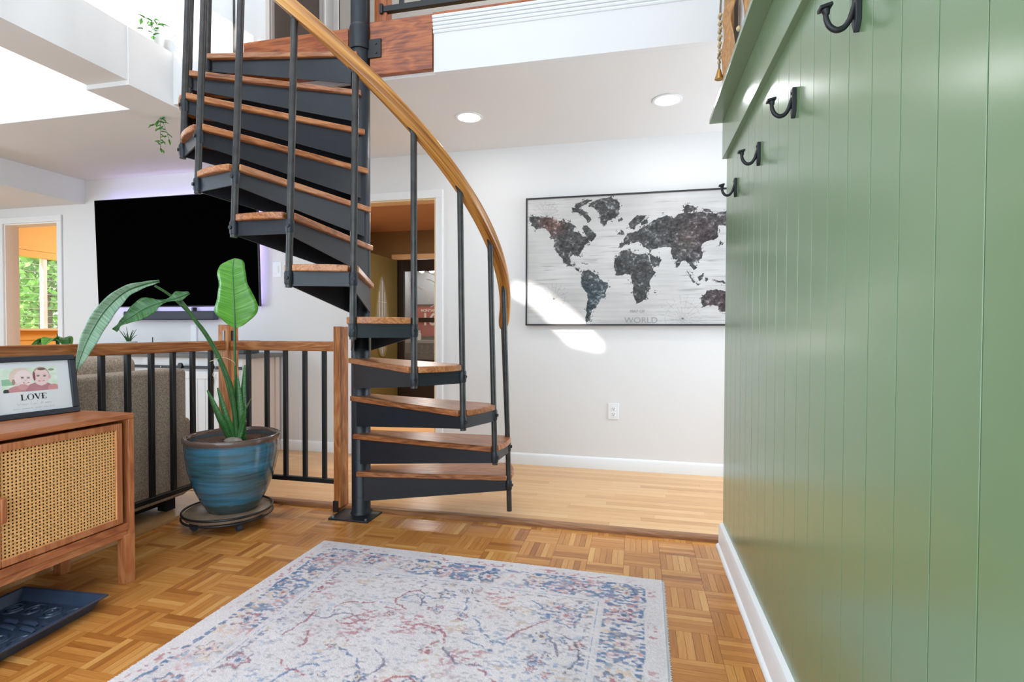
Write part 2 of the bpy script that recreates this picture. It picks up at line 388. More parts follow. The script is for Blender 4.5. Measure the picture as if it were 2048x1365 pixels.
# ------------------------------------------------------------------ the room shell
YW, CE, UF, HI = 4.0, 2.46, 2.76, 6.4
GX = 0.4186
def wall(name, boxes, mat, label, cat='wall'):
    m = MB()
    for b in boxes: m.box(*b)
    return tagged(m.build(name, mat, smooth=0), label, cat, kind='structure')
wall('wall_back', [(-7.0, -6.12, YW, 4.12, 0, CE), (-6.12, -5.43, YW, 4.12, 2.09, CE), (-5.43, -2.26, YW, 4.12, 0, CE),
                   (-2.26, -1.56, YW, 4.12, 2.107, CE), (-1.56, 2.2, YW, 4.12, 0, CE)], M['wall'],
     'white back wall carrying the television and the world map')
wr = wall('wall_right', [(0.428, 0.52, -0.6, 2.745, 0, 2.06)], M['groove'], 'green board-clad wall on the right with black coat hooks')
wall('wall_right_upper', [(GX, 0.52, -0.6, 2.74, 2.085, HI)], M['wall'], 'white wall above the green shelf')
wall('wall_left', [(-7.1, -7.0, -0.6, 4.4, 0, HI)], M['wall'], 'white outer wall of the living room beyond the railing')
wall('wall_far_right', [(2.2, 2.3, -0.7, 4.5, 0, HI)], M['wall'], 'white wall at the end of the landing behind the green wall')
wall('wall_upper_left', [(-7.0, -2.163, 2.775, 2.81, CE-0.001, HI)], M['wall'], 'sunlit white upper wall behind the ceiling beam')
wall('wall_loft', [(-7.0, -3.354, 4.4, 4.5, UF, HI), (-3.354, -2.848, 4.4, 4.5, 4.8, HI), (-2.848, 2.2, 4.4, 4.5, UF, HI)], M['loftwall'], 'grey wall at the back of the loft')
wall('wall_hall', [(-3.95, -3.85, 4.12, 6.9, 0, 2.6), (-0.9, -0.8, 4.12, 6.9, 0, 2.6), (-3.95, -3.25, 6.9, 7.0, 0, 2.6), (-3.25, -2.3, 6.9, 7.0, 2.11, 2.6), (-2.3, -0.8, 6.9, 7.0, 0, 2.6)],
     M['olive'], 'olive brown walls of the back hall seen through the doorway')
wall('ceiling_hall', [(-3.95, -0.8, 4.12, 7.0, 2.44, 2.5)], M['tan'], 'tan ceiling of the back hall', 'ceiling')
wall('floor_hall', [(-3.95, -0.8, 4.0, 7.0, -0.05, 0.02)], M['beige_floor'], 'beige floor of the back hall', 'floor')
wall('ceiling', [(-2.28, -1.088, 2.775, 4.0, CE, UF-0.02), (-1.088, 2.2, 2.791, 4.0, CE, UF-0.02), (-7.0, -2.28, 2.80, 4.0, CE, CE+0.12), (0.52, 2.2, -0.6, 2.775, CE, UF)], M['ceil'],
     'low plaster ceiling under the loft with two round lights', 'ceiling')
wall('ceiling_upper', [(-7.1, 2.3, -0.7, 4.5, HI, HI+0.1)], M['ceil'], 'high ceiling over the entry hall', 'ceiling')
wall('floor_loft', [(-7.0, 2.2, 2.79, 4.4, UF-0.02, UF)], M['strip'], 'wooden floor of the loft above', 'floor')
wall('trim_1', [(-3.13, -2.837, -0.6, 2.475, 2.474, 2.78), (-3.138, -2.829, 2.475, 2.775, 2.448, 2.776), (-3.138, -2.829, 2.775, YW, 2.448, CE)], M['ceil'],
     'white boxed ceiling beam running towards the back wall', 'beam')
wall('trim_2', [(-7.0, -5.1, 2.775, YW, 2.24, CE)], M['ceil'], 'white soffit box in the far left ceiling corner', 'soffit')

# front wall behind the camera, with unseen openings added and shaped to throw the sun patches
def front_wall():
    bm = bmesh.new(); Y0 = -0.6
    def loop(pts):
        vs = [bm.verts.new((x, Y0, z)) for x, z in pts]
        return [bm.edges.new((vs[i], vs[(i+1) % len(vs)])) for i in range(len(vs))]
    ed = loop([(-7.1, -0.05), (2.3, -0.05), (2.3, HI+0.1), (-7.1, HI+0.1)])
    def sh(pts, yp): k = yp-Y0; return [(x+SUN.x*k, z+SUN.z*k) for x, z in pts]
    ed += loop(sh([(-0.932, 1.436), (-0.795, 1.405), (-0.67, 1.345), (-0.563, 1.267), (-0.46, 1.19), (-0.375, 1.106), (-0.30, 1.02), (-0.225, 0.93),
                   (-0.281, 0.905), (-0.486, 0.947), (-0.60, 1.06), (-0.697, 1.164), (-0.80, 1.25), (-0.95, 1.33)], 3.99))
    ed += loop(sh([(-2.148, 2.734), (-2.495, 2.954), (-3.2, 3.40), (-4.9, 3.75), (-4.9, 2.48), (-2.95, 2.48), (-2.95, 2.72)], 2.775))
    bmesh.ops.triangle_fill(bm, use_beauty=True, edges=ed)
    me = bpy.data.meshes.new('wall_front'); bm.to_mesh(me); bm.free(); me.materials.append(M['wall'])
    o = bpy.data.objects.new('wall_front', me); COL.objects.link(o)
    md = o.modifiers.new('thickness', 'SOLIDIFY'); md.thickness = 0.03; md.offset = 0
    tagged(o, 'white front wall of the entry hall with high openings shaped for the sun patches', 'wall', kind='structure')
front_wall()

# ---- floors
OX, OY, BLK, NF = 0.1145, 2.741, 0.1626, 6
RUG = [(-1.502, 2.336), (0.119, 2.292), (0.117, 1.2), (-1.496, 1.2)]
fl = tagged(box('floor', (-2.47, 0.43, -0.6, 2.80, -0.06, -0.0035), M['subfloor'], smooth=0), 'honey parquet floor of the entry hall laid in basket-weave blocks', 'floor', kind='structure')
def cam_px(p):
    d = Vector(p)-Vector((0, 0, CAM_H)); z = d.dot(_f)
    return (1024+F_PX*d.dot(_r2)/z, 682.5-F_PX*d.dot(_u2)/z, z) if z > 0.1 else (-9999, -9999, 0.1)
fingers = []
for i in range(-17, 3):
    for j in range(-1, 21):
        x0 = OX+i*BLK; y1 = OY-j*BLK; y0 = y1-BLK
        hor = (i+j) % 2 == 0
        # long axis along x when hor
        g = rng.random()
        for k in range(NF):
            w = BLK/NF
            r = (x0, x0+BLK, y0+k*w, y0+(k+1)*w) if hor else (x0+k*w, x0+(k+1)*w, y0, y1)
            r = (max(r[0], -2.46), min(r[1], 0.43), r[2], min(r[3], 2.79))
            if r[1]-r[0] < 0.004 or r[3]-r[2] < 0.004: continue
            t = min(1, max(0, 0.22*g+0.39+0.5*(rng.random()-0.5)+rng.choice((0, 0, 0, 0, -0.22, 0.2))))
            c = ((r[0]+r[1])/2, (r[2]+r[3])/2)
            u, v, z = cam_px((c[0], c[1], 0))
            vis = -20 < u < 2068 and v < 1385 and z > 0.5
            if vis and -1.48 < c[0] < 0.10 and c[1] < 2.28: vis = False
            if vis and c[0] < -2.05 and c[1] < 1.75: vis = False
            fingers.append((vis, 1/z**2, r, hor, t))
fingers.sort(key=lambda a: (not a[0], -a[1]))
GAP = 0.0005
rest = {}
base_mesh = {}
def finger_mb(m, r, z1, hor):
    m.box(r[0]+GAP, r[1]-GAP, r[2]+GAP, r[3]-GAP, -0.0036, z1)
for n, (vis, a, r, hor, t) in enumerate(fingers):
    zz = rng.uniform(-0.0003, 0.0003)
    if n < 300 and vis:
        m = MB(); finger_mb(m, r, zz, hor); m.build('parquet_strip', M['parquet'], fl, 'x' if hor else 'y', t, smooth=0)
    else: rest.setdefault((hor, int(t*9)), []).append((r, zz, t))
# the remaining strips, joined
me_v, me_f, gcs, tis = [], [], [], []
for (hor, q), L in rest.items():
    for r, zz, t in L:
        m = MB(); finger_mb(m, r, zz, hor); b = len(me_v); me_v += m.v; me_f += [tuple(i+b for i in f) for f in m.f]
        gcs += [(p[0], p[1], p[2]) if hor else (p[1], p[0], p[2]) for p in m.v]; tis += [t]*8
me = bpy.data.meshes.new('parquet_field'); me.from_pydata(me_v, [], me_f); me.materials.append(M['parquet'])
me.attributes.new('gc', 'FLOAT_VECTOR', 'POINT').data.foreach_set('vector', np.array(gcs, np.float32).ravel())
me.attributes.new('tint', 'FLOAT', 'POINT').data.foreach_set('value', np.array(tis, np.float32))
o = bpy.data.objects.new('parquet_field', me); COL.objects.link(o); o.parent = fl; o['kind'] = 'stuff'

fo = MB(); fo.box(-7.0, 2.2, 2.79, YW, -0.06, 0.0165); fo.box(-7.0, -2.47, -0.6, 2.79, -0.06, 0.0165); fo.box(0.43, 2.2, -0.6, 2.79, -0.06, 0.0165)
fo = tagged(fo.build('floor_landing', M['strip'], smooth=0, tint=0.45), 'pale oak strip floor of the landing beyond the stair', 'floor', kind='structure')
y = 2.835; row = 0
while y < YW-0.01:
    x = -3.35-rng.random()*0.5; y1 = min(y+0.0572, YW-0.002)
    while x < 0.95:
        L = rng.uniform(0.45, 1.5)
        m = MB(); m.box(x+0.0004, x+L-0.0004, y+0.0004, y1-0.0004, 0.0165, 0.02+rng.uniform(-0.0002, 0.0002))
        m.build('oak_plank', M['strip'], fo, 'x', rng.random(), smooth=0); x += L
    y += 0.0572
m = MB(); m.prism([(2.782, 0), (2.782, 0.014), (2.789, 0.021), (2.800, 0.0235), (2.834, 0.0225), (2.834, 0)], -2.47, 0.41, lambda a, b, d: Vector((d, a, b)))
m.build('nosing', M['nosing'], fo, 'x', 0.45)

# ---- green wall boards, trim and shelf
k0 = [0.999+0.1118*n for n in range(-13, 16)]
edges = [e for e in k0 if -0.6 < e < 2.74]+[2.745]
prev = -0.6
for e in edges:
    m = MB(); g = 0.0022
    prof = [(prev+0.0013, 0.4275), (prev+0.0013, GX+0.0006), (prev+0.0019, GX), (e-0.0019, GX), (e-0.0013, GX+0.0006), (e-0.0013, 0.4275)]
    m.prism(prof, 0.0, 1.9, lambda a, b, d: Vector((b, a, d))); m.build('wall_board', M['green'], wr, smooth=0); prev = e
tr = box('trim_board', (GX-0.021, 0.429, -0.6, 2.748, 1.884, 2.062), M['green'], wr, bevel=0.0015)
box('ledge_shelf', (0.338, 0.52, -0.6, 2.76, 2.062, 2.083), M['green'], wr, bevel=0.0015)
m = MB(); m.prism([(0.4186, 0), (0.399, 0), (0.399, 0.095), (0.404, 0.108), (0.4186, 0.1166)], -0.6, 2.748, lambda a, b, d: Vector((a, d, b)))
bb = tagged(m.build('baseboard_right', M['trim'], smooth=30), 'white baseboard along the foot of the green wall', 'baseboard', kind='structure')
m = MB(); m.prism([(0.399, 0), (0.386, 0), (0.387, 0.007), (0.392, 0.013), (0.399, 0.016)], -0.6, 2.742, lambda a, b, d: Vector((a, d, b)))
m.build('shoe_moulding', M['trim'], bb)
m = MB()
for x0, x1 in ((-1.495, 2.2), (-5.36, -2.33)):
    m.prism([(YW, 0.02), (YW-0.013, 0.02), (YW-0.013, 0.092), (YW-0.008, 0.103), (YW, 0.108)], x0, x1, lambda a, b, d: Vector((d, a, b)))
tagged(m.build('baseboard_back', M['trim']), 'white baseboard along the back wall', 'baseboard', kind='structure')

# ---- doorway casing in the back wall
m = MB(); fy = YW-0.016
m.box(-1.56, -1.515, fy, YW, 0.02, 2.107); m.box(-2.305, -2.26, fy, YW, 0.02, 2.107); m.box(-2.305, -1.515, fy, YW, 2.107, 2.17)
m.box(-1.515, -1.497, fy-0.008, YW, 0.02, 2.17); m.box(-2.323, -2.305, fy-0.008, YW, 0.02, 2.17)
tagged(m.build('trim_3', M['trim'], bevel=0.003), 'white casing around the doorway to the back hall', 'door casing', kind='structure')
m = MB()
m.box(-2.26, -2.245, YW, 4.12, 0.02, 2.107); m.box(-1.575, -1.56, YW, 4.12, 0.02, 2.107); m.box(-2.245, -1.575, YW, 4.12, 2.095, 2.107)
tagged(m.build('trim_4', M['cream']), 'cream jamb lining inside the hall doorway', 'door jamb', kind='structure')
m = MB(); m.box(-5.43, -5.375, fy, YW, 0.02, 2.09); m.box(-6.18, -6.12, fy, YW, 0.02, 2.09); m.box(-6.18, -5.375, fy, YW, 2.09, 2.15)
tagged(m.build('trim_5', M['trim'], bevel=0.003), 'white casing around the opening to the yellow sunroom', 'door casing', kind='structure')
m = MB(); m.box(-6.12, -6.105, YW, 4.12, 0.02, 2.09); m.box(-5.445, -5.43, YW, 4.12, 0.02, 2.09); m.box(-6.105, -5.445, YW, 4.12, 2.078, 2.09)
tagged(m.build('trim_6', M['peach']), 'peach jamb of the sunroom opening', 'door jamb', kind='structure')

# ---- loft edge: white fascia with ribbed moulding, oak boards
m = MB(); m.box(-1.088, 2.2, 2.75, 2.79, CE, 2.752)
tf = tagged(m.build('trim_7', M['wall'], smooth=0), 'white fascia of the loft floor right of the oak board', 'fascia', kind='structure')
for k in range(5):
    z0 = 2.668+k*0.019
    m = MB(); d = 0.006+0.0032*k
    m.prism([(2.751, z0), (2.751-d, z0+0.002), (2.751-d-0.004, z0+0.009), (2.751-d, z0+0.0165), (2.751, z0+0.0185)], -1.09, 2.2, lambda a, b, d_: Vector((d_, a, b)))
    m.build('moulding_rib', M['trim'], tf)
box('edge_strip', (-1.09, 2.2, 2.735, 2.80, 2.762, 2.776), M['fascia'], tf, bevel=0.003)
m = MB(); m.box(-1.466, -1.093, 2.742, 2.79, 2.478, 2.774)
fb = tagged(m.build('trim_8', M['fascia'], bevel=0.002, tint=0.4, grain='x'), 'short oak fascia board bolted right of the stair pole', 'fascia', kind='structure')
pl = box('bracket_plate', (-1.475, -1.395, 2.734, 2.743, 2.572, 2.675), M['black'], fb, bevel=0.001)
for bx, bz in ((-1.425, 2.648), (-1.423, 2.598)):
    m = MB(); m.cyl((bx, 2.735, bz), (bx, 2.730, bz), 0.006, 8); m.build('bolt', M['black'], pl)
m = MB(); m.box(-2.29, -1.60, 2.742, 2.774, 2.50, 2.758)
tagged(m.build('trim_9', M['fascia'], bevel=0.002, tint=0.6), 'long oak fascia board behind the top treads', 'fascia', kind='structure')
# loft door seen past the handrail
ld = tagged(box('door_1', (-3.36, -2.84, 4.43, 4.47, UF, 4.8), M['mauve'], bevel=0.003), 'mauve grey door at the back of the loft', 'door', kind='structure')
m = MB(); m.box(-3.42, -3.354, 4.38, 4.4, UF, 4.86); m.box(-2.848, -2.65, 4.38, 4.4, UF, 4.86)
m.box(-2.80, -2.78, 4.365, 4.4, UF, 4.86); m.box(-2.70, -2.65, 4.37, 4.4, UF, 4.86)
m.build('door_casing', M['trim'], ld, bevel=0.003)

# ---- sunroom
wall('wall_sunroom', [(-8.3, -8.2, 4.12, 8.0, 0, 1.06), (-8.3, -8.2, 4.12, 8.0, 2.055, 2.9), (-8.3, -8.2, 4.12, 5.2, 1.06, 2.055), (-8.3, -8.2, 7.0, 8.0, 1.06, 2.055),
                     (-8.3, -5.0, 7.9, 8.0, 0, 2.9), (-5.1, -5.0, 4.12, 8.0, 0, 2.9), (-8.3, -7.0, 4.1, 4.14, 0, 2.9), (-7.0, -5.0, 4.121, 4.14, 2.15, 2.9)], M['yellow'], 'yellow boarded walls of the sunroom')
wall('ceiling_sunroom', [(-8.3, -5.0, 4.12, 8.0, 2.9, 2.95)], M['ceil'], 'white ceiling of the sunroom', 'ceiling')
wall('floor_sunroom', [(-8.3, -5.0, 4.0, 8.0, -0.05, 0.02)], M['beige_floor'], 'floor of the sunroom', 'floor')
w1 = thing('window_1', (-8.2, 6.1, 1.06), 'sunroom window with trees outside seen through the yellow room', 'window', kind='structure')
for nm, b, mt in (('window_sill', (-8.25, -8.10, 5.15, 7.05, 1.03, 1.062), 'cream'), ('head_board', (-8.215, -8.17, 5.15, 7.05, 2.052, 2.14), 'yellow'), ('head_board', (-8.215, -8.185, 5.15, 7.05, 2.145, 2.21), 'yellow'),
                  ('apron_board', (-8.215, -8.185, 5.15, 7.05, 0.90, 1.028), 'yellow'), ('mullion', (-8.27, -8.20, 5.835, 5.885, 1.06, 2.055), 'peach'),
                  ('frame_side', (-8.27, -8.20, 5.18, 5.23, 1.06, 2.055), 'cream'), ('frame_side', (-8.27, -8.20, 6.97, 7.02, 1.06, 2.055), 'cream')):
    box(nm, b, M[mt], w1, bevel=0.002)
for k in range(9):
    z = 1.13+k*0.104
    m = MB(); m.box(-8.245, -8.225, 5.2, 5.83, z, z+0.003); m.box(-8.245, -8.225, 5.89, 7.0, z, z+0.003); m.build('louvre_edge', M['white_plastic'], w1)
for y0, y1 in ((5.23, 5.825), (5.895, 6.97)):
    m = MB(); m.box(-8.262, -8.256, y0, y1, 1.06, 2.055); m.build('pane', M['glass'], w1)

# ------------------------------------------------------------------ spiral staircase
PX, PY, RB, A0, DA, Z0, RS, LB, RT, AT = -1.5255, 2.7451, 0.8571, 0.0904, 0.2981, 0.1689, 0.2118, 1.1053, 0.8197, 0.0147
st = thing('spiral_staircase', (PX, PY, 0), 'black steel spiral staircase with oak treads and a curving oak handrail', 'staircase')
def tread_top(n): return Z0+0.09+RS*(n-1)
bp = MB(); bp.box(-1.655, -1.415, 2.612, 2.84, 0.0, 0.009)
bp = bp.build('base_plate', M['steel'], st, bevel=0.002)
for bx, by in ((-1.635, 2.632), (-1.437, 2.632), (-1.437, 2.82), (-1.635, 2.82)):
    m = MB(); m.cyl((bx, by, 0.008), (bx, by, 0.016), 0.008, 6); m.build('bolt', M['bolt'], bp)
m = MB(); m.lathe([(0.060, 0.009), (0.056, 0.016), (0.0527, 0.022), (0.0527, 5.0)], (PX, PY, 0), 40); pole = m.build('pole', M['steel'], st)
for n in range(1, 13):     # joints between the hub rings
    z = tread_top(n)-0.15
    m = MB(); m.lathe([(0.0529, z-0.0012), (0.0534, z-0.0005), (0.0534, z+0.0005), (0.0529, z+0.0012)], (PX, PY, 0), 32); m.build('hub_joint', M['black'], pole)
m = MB(); m.lathe([(0.0527, 2.62), (0.0595, 2.622), (0.0595, 2.74), (0.056, 2.755), (0.0527, 2.76)], (PX, PY, 0), 40); m.build('top_collar', M['steel'], pole)
CHALF = DA/2
for n in range(1, 13):
    k_rear, zt = n-1, tread_top(n)
    ac = A0-(k_rear-0.5)*DA          # middle of tread n: between baluster n-2 (front) and n-1 (rear)
    e = Vector((math.cos(ac), math.sin(ac), 0)); s_ = Vector((-math.sin(ac), math.cos(ac), 0))   # s_ points to the front (lower) side
    c0 = Vector((PX, PY, 0)); ro = RB*math.cos(CHALF); hw = RB*math.sin(CHALF)
    # wooden tread: outline in (radial, side) with curved outer end and notches for the balusters
    hwo = hw+0.024; hwi = 0.072; ri = -0.01
    out = [(ri, -hwi), (ri+0.03, -hwi-0.002)]
    L = ro-0.03
    def wid(r): return hwi+(hwo-hwi)*(r/ro)
    out += [(ro-0.016, -wid(ro-0.016)), (ro-0.016, -hw+0.016), (ro+0.012, -hw+0.016)]
    for t in (-0.6, -0.2, 0.2, 0.6): out.append((ro+0.012+0.014*(1-t*t), t*(hw-0.016)))
    out += [(ro+0.012, hw-0.016), (ro-0.016, hw-0.016), (ro-0.016, wid(ro-0.016)), (ri+0.03, hwi+0.002), (ri, hwi)]
    m = MB(); m.prism(out, zt-0.028, zt, lambda a, b, d: c0+e*a+s_*b+Vector((0, 0, d)))
    m.gc = [(a, b, d) for d in (0, 0.028) for a, b in out]
    td = m.build('tread', M['tread'], st, tint=rng.random(), bevel=0.0035, seg=1)
    # steel pan under it: two tapering side plates, end plate, hub ring
    m = MB(); zb = zt-0.029
    for sg in (-1, 1):
        i0, o0 = 0.058, hw-0.004
        P = [(0.03, i0, zb), (ro-0.002, o0, zb), (ro-0.002, o0, zb-0.058), (0.03, i0, zb-0.140)]
        Q = [(a, (b-0.006), d) for a, b, d in P]
        vs = [c0+e*a+s_*(sg*b)+Vector((0, 0, d)) for a, b, d in P+Q]
        m.add(vs, [(0, 1, 2, 3), (7, 6, 5, 4), (0, 4, 5, 1), (1, 5, 6, 2), (2, 6, 7, 3), (3, 7, 4, 0)])
    m.box(ro-0.008, ro-0.002, -hw+0.004, hw-0.004, zb-0.058, zb, Matrix(((e.x, s_.x, 0, PX), (e.y, s_.y, 0, PY), (0, 0, 1, 0), (0, 0, 0, 1))))
    m.build('tread_bracket', M['steel'], td, smooth=0)
def bal_xy(k, r=RB, da=0.0):
    a = A0-k*DA+da; return Vector((PX+r*math.cos(a), PY+r*math.sin(a), 0))
for k in range(-1, 12):
    p = bal_xy(k); zb_ = Z0+RS*k-0.004
    if k == 0: zb_ = 0.06
    if k == -1: zb_ = 0.12
    q = bal_xy(k, RT, AT); zt_ = Z0+RS*k+LB
    if k == 11: q = bal_xy(k, RB)
    b0 = p+Vector((0, 0, zb_)); b1 = q+Vector((0, 0, zt_))
    m = MB(); m.tube([b0, b1], 0.0140, 16)
    bl = m.build('baluster', M['tube'], st)
    rad = (p-Vector((PX, PY, 0))).normalized()
    # clamps at the two treads it ties together, flattened, with a bolt
    for nn in (k+1, k+2):
        if 1 <= nn <= 12:
            zc = tread_top(nn)-0.056
            f = (zc-zb_)/(zt_-zb_); pc = b0.lerp(b1, f)
            m = MB(); m.tube([pc-Vector((0, 0, 0.028)), pc-Vector((0, 0, 0.02)), pc+Vector((0, 0, 0.02)), pc+Vector((0, 0, 0.028))], [0.0150, 0.0180, 0.0180, 0.0150], 16); m.build('clamp', M['steel'], bl)
            m = MB(); m.tube([pc+rad*0.014, pc+rad*0.0235], 0.0080, 8); m.build('clamp_bolt', M['black'], bl)
    # flattened saddle under the handrail
    tang = Vector((math.sin(A0-k*DA), -math.cos(A0-k*DA), 0))*(RT*DA)+Vector((0, 0, RS)); tang.normalize()
    m = MB(); m.tube([b1-Vector((0, 0, 0.02)), b1, b1+tang*0.012+Vector((0, 0, 0.006)), b1+tang*0.034+Vector((0, 0, 0.004))], [0.0140, 0.0155, 0.0150, 0.009], 10, flat=0.8)
    m.build('saddle', M['tube'], bl)
# handrail: rounded bar swept along the helix
def handrail():
    vs, fs, gc = [], [], []; n = 20; steps = 150; k0, k1 = -1.12, 11.2; L = 0; pp = None
    for i in range(steps+1):
        k = k0+(k1-k0)*i/steps; a = A0-k*DA+AT; rr = RT
        rad = Vector((math.cos(a), math.sin(a), 0)); zc = Z0+RS*k+LB+0.034
        c = Vector((PX, PY, zc))+rad*rr
        t = (Vector((math.sin(a), -math.cos(a), 0))*(RT*DA)+Vector((0, 0, RS))).normalized(); up = t.cross(rad).normalized()
        if up.z < 0: up = -up
        if pp is not None: L += (c-pp).length
        pp = c
        end = min(i, steps-i); sc = 1.0 if end > 2 else (0.55, 0.85, 0.96)[end]
        for j in range(n):
            w = 2*math.pi*j/n; cx, cy = math.cos(w), math.sin(w)
            x = 0.031*math.copysign(abs(cx)**0.5, cx)*sc; y_ = 0.030*math.copysign(abs(cy)**0.5, cy)*sc
            vs.append(c+rad*x+up*y_); gc.append((L, x, y_))
    fs = [(i*n+k, i*n+(k+1) % n, (i+1)*n+(k+1) % n, (i+1)*n+k) for i in range(steps) for k in range(n)]
    fs += [tuple(range(n-1, -1, -1)), tuple(range(steps*n, steps*n+n))]
    m = MB(); m.add(vs, fs, gc); return m.build('handrail', M['rail'], st, smooth=50)
handrail()

# ------------------------------------------------------------------ railings around the landing
def newel(name_label, b, cat='newel post', tint=0.5):
    t = thing('newel_post', ((b[0]+b[1])/2, (b[2]+b[3])/2, b[4]), name_label, cat)
    box('post', b, M['newel'], t, grain='z', bevel=0.004, tint=tint); return t
n1 = newel('slim oak newel post standing beside the stair pole', (-1.70, -1.655, 2.742, 2.83, 0.022, 1.072), tint=0.45)
box('foot_bracket', (-1.701, -1.668, 2.735, 2.742, 0.0, 0.062), M['black'], n1, bevel=0.001)
n2 = newel('oak corner newel post behind the blue plant pot', (-2.488, -2.418, 2.748, 2.838, 0.022, 1.082), tint=0.7)
box('hinge_plate', (-2.418, -2.413, 2.775, 2.80, 0.985, 1.045), M['black'], n2)
box('hinge_plate', (-2.452, -2.440, 2.744, 2.748, 0.985, 1.045), M['bolt'], n2)
def railing(label, a, b_, posts, base):
    t = thing('railing', base, label, 'railing')
    d = (b_-a).normalized(); s_ = Vector((-d.y, d.x, 0)); gr = 'x' if abs(d.x) > abs(d.y) else 'y'
    def bar(nm, h0, h1, hw, mat, bev):
        m = MB(); vs = [p+s_*q+Vector((0, 0, h)) for h in (h0, h1) for p, q in ((a, -hw), (b_, -hw), (b_, hw), (a, hw))]
        m.add(vs, [(0, 3, 2, 1), (4, 5, 6, 7), (0, 1, 5, 4), (1, 2, 6, 5), (2, 3, 7, 6), (3, 0, 4, 7)])
        m.build(nm, mat, t, grain=gr, bevel=bev, tint=0.35)
    bar('top_rail', 0.927, 0.984, 0.021, M['newel'], 0.006)
    bar('bottom_rail', 0.150, 0.176, 0.013, M['black'], 0.002)
    for p in posts:
        m = MB(); m.box(p.x-0.0115, p.x+0.0115, p.y-0.0115, p.y+0.0115, 0.174, 0.928); m.build('baluster', M['black'], t, bevel=0.002)
    return t
railing('short oak-topped railing with black balusters between the two newel posts', Vector((-2.4165, 2.785, 0)), Vector((-1.7005, 2.785, 0)),
        [Vector((x, 2.785, 0)) for x in (-2.302, -2.173, -2.045, -1.914, -1.785)], (-2.06, 2.785, 0.02))
railing('long oak-topped railing with black balusters behind the cane cabinet', Vector((-2.452, -0.2, 0)), Vector((-2.452, 2.7465, 0)),
        [Vector((-2.452, 2.650-0.1318*i, 0)) for i in range(16)], (-2.452, 1.3, 0.02))
# loft railing
lr = thing('railing', (-0.6, 2.80, UF), 'black loft railing above the white fascia at the top edge', 'railing')
box('newel', (-1.468, -1.392, 2.80, 2.87, 2.765, 3.75), M['fascia'], lr, grain='z', bevel=0.004)
box('bottom_rail', (-1.425, 2.2, 2.795, 2.825, 2.855, 2.89), M['black'], lr, bevel=0.003)
box('rail_shoe', (-1.43, -1.412, 2.786, 2.832, 2.846, 2.90), M['black'], lr, bevel=0.002)
box('top_rail', (-1.40, 2.2, 2.785, 2.835, 3.66, 3.71), M['newel'], lr, bevel=0.006)
for i in range(22):
    x = -1.305+0.13*i
    m = MB(); m.box(x-0.0115, x+0.0115, 2.80, 2.823, 2.885, 3.662); m.build('baluster', M['black'], lr)

# ------------------------------------------------------------------ cane cabinet
CX, CY0, CY1 = -2.037, 0.78, 1.790
cab = thing('cane_cabinet', (-2.22, 1.28, 0), 'warm wooden sideboard with woven cane doors in front of the railing', 'cabinet')
box('top', (-2.42, CX, CY0, CY1, 0.680, 0.704), M['teak'], cab, grain='y', bevel=0.003, tint=0.35)
m = MB(); m.box(-2.40, CX-0.03, CY0+0.02, CY1-0.02, 0.25, 0.262); m.box(-2.41, -2.40, CY0+0.02, CY1-0.02, 0.25, 0.68); m.build('body', M['teak'], cab, grain='y', tint=0.2)
for y0, y1 in ((CY1-0.024, CY1), (CY0, CY0+0.024)):
    box('side_panel', (-2.42, CX, y0, y1, 0.20, 0.681), M['teak'], cab, grain='z', bevel=0.002, tint=0.45)
m = MB(); m.box(-2.40, CX-0.004, CY0+0.024, CY1-0.024, 0.222, 0.252); m.build('bottom_rail', M['teak'], cab, grain='y', tint=0.1, bevel=0.002)
m = MB(); m.box(-2.40, CX-0.012, CY0+0.02, CY1-0.02, 0.192, 0.222); m.build('base_rail', M['teak'], cab, grain='y', tint=0.75, bevel=0.002)
for x0, x1 in ((CX-0.040, CX), (-2.42, -2.38)):
    for y0, y1 in ((CY1-0.045, CY1), (CY0, CY0+0.045)):
        box('leg', (x0, x1, y0, y1, 0, 0.205), M['teak'], cab, grain='z', bevel=0.002, tint=0.85)
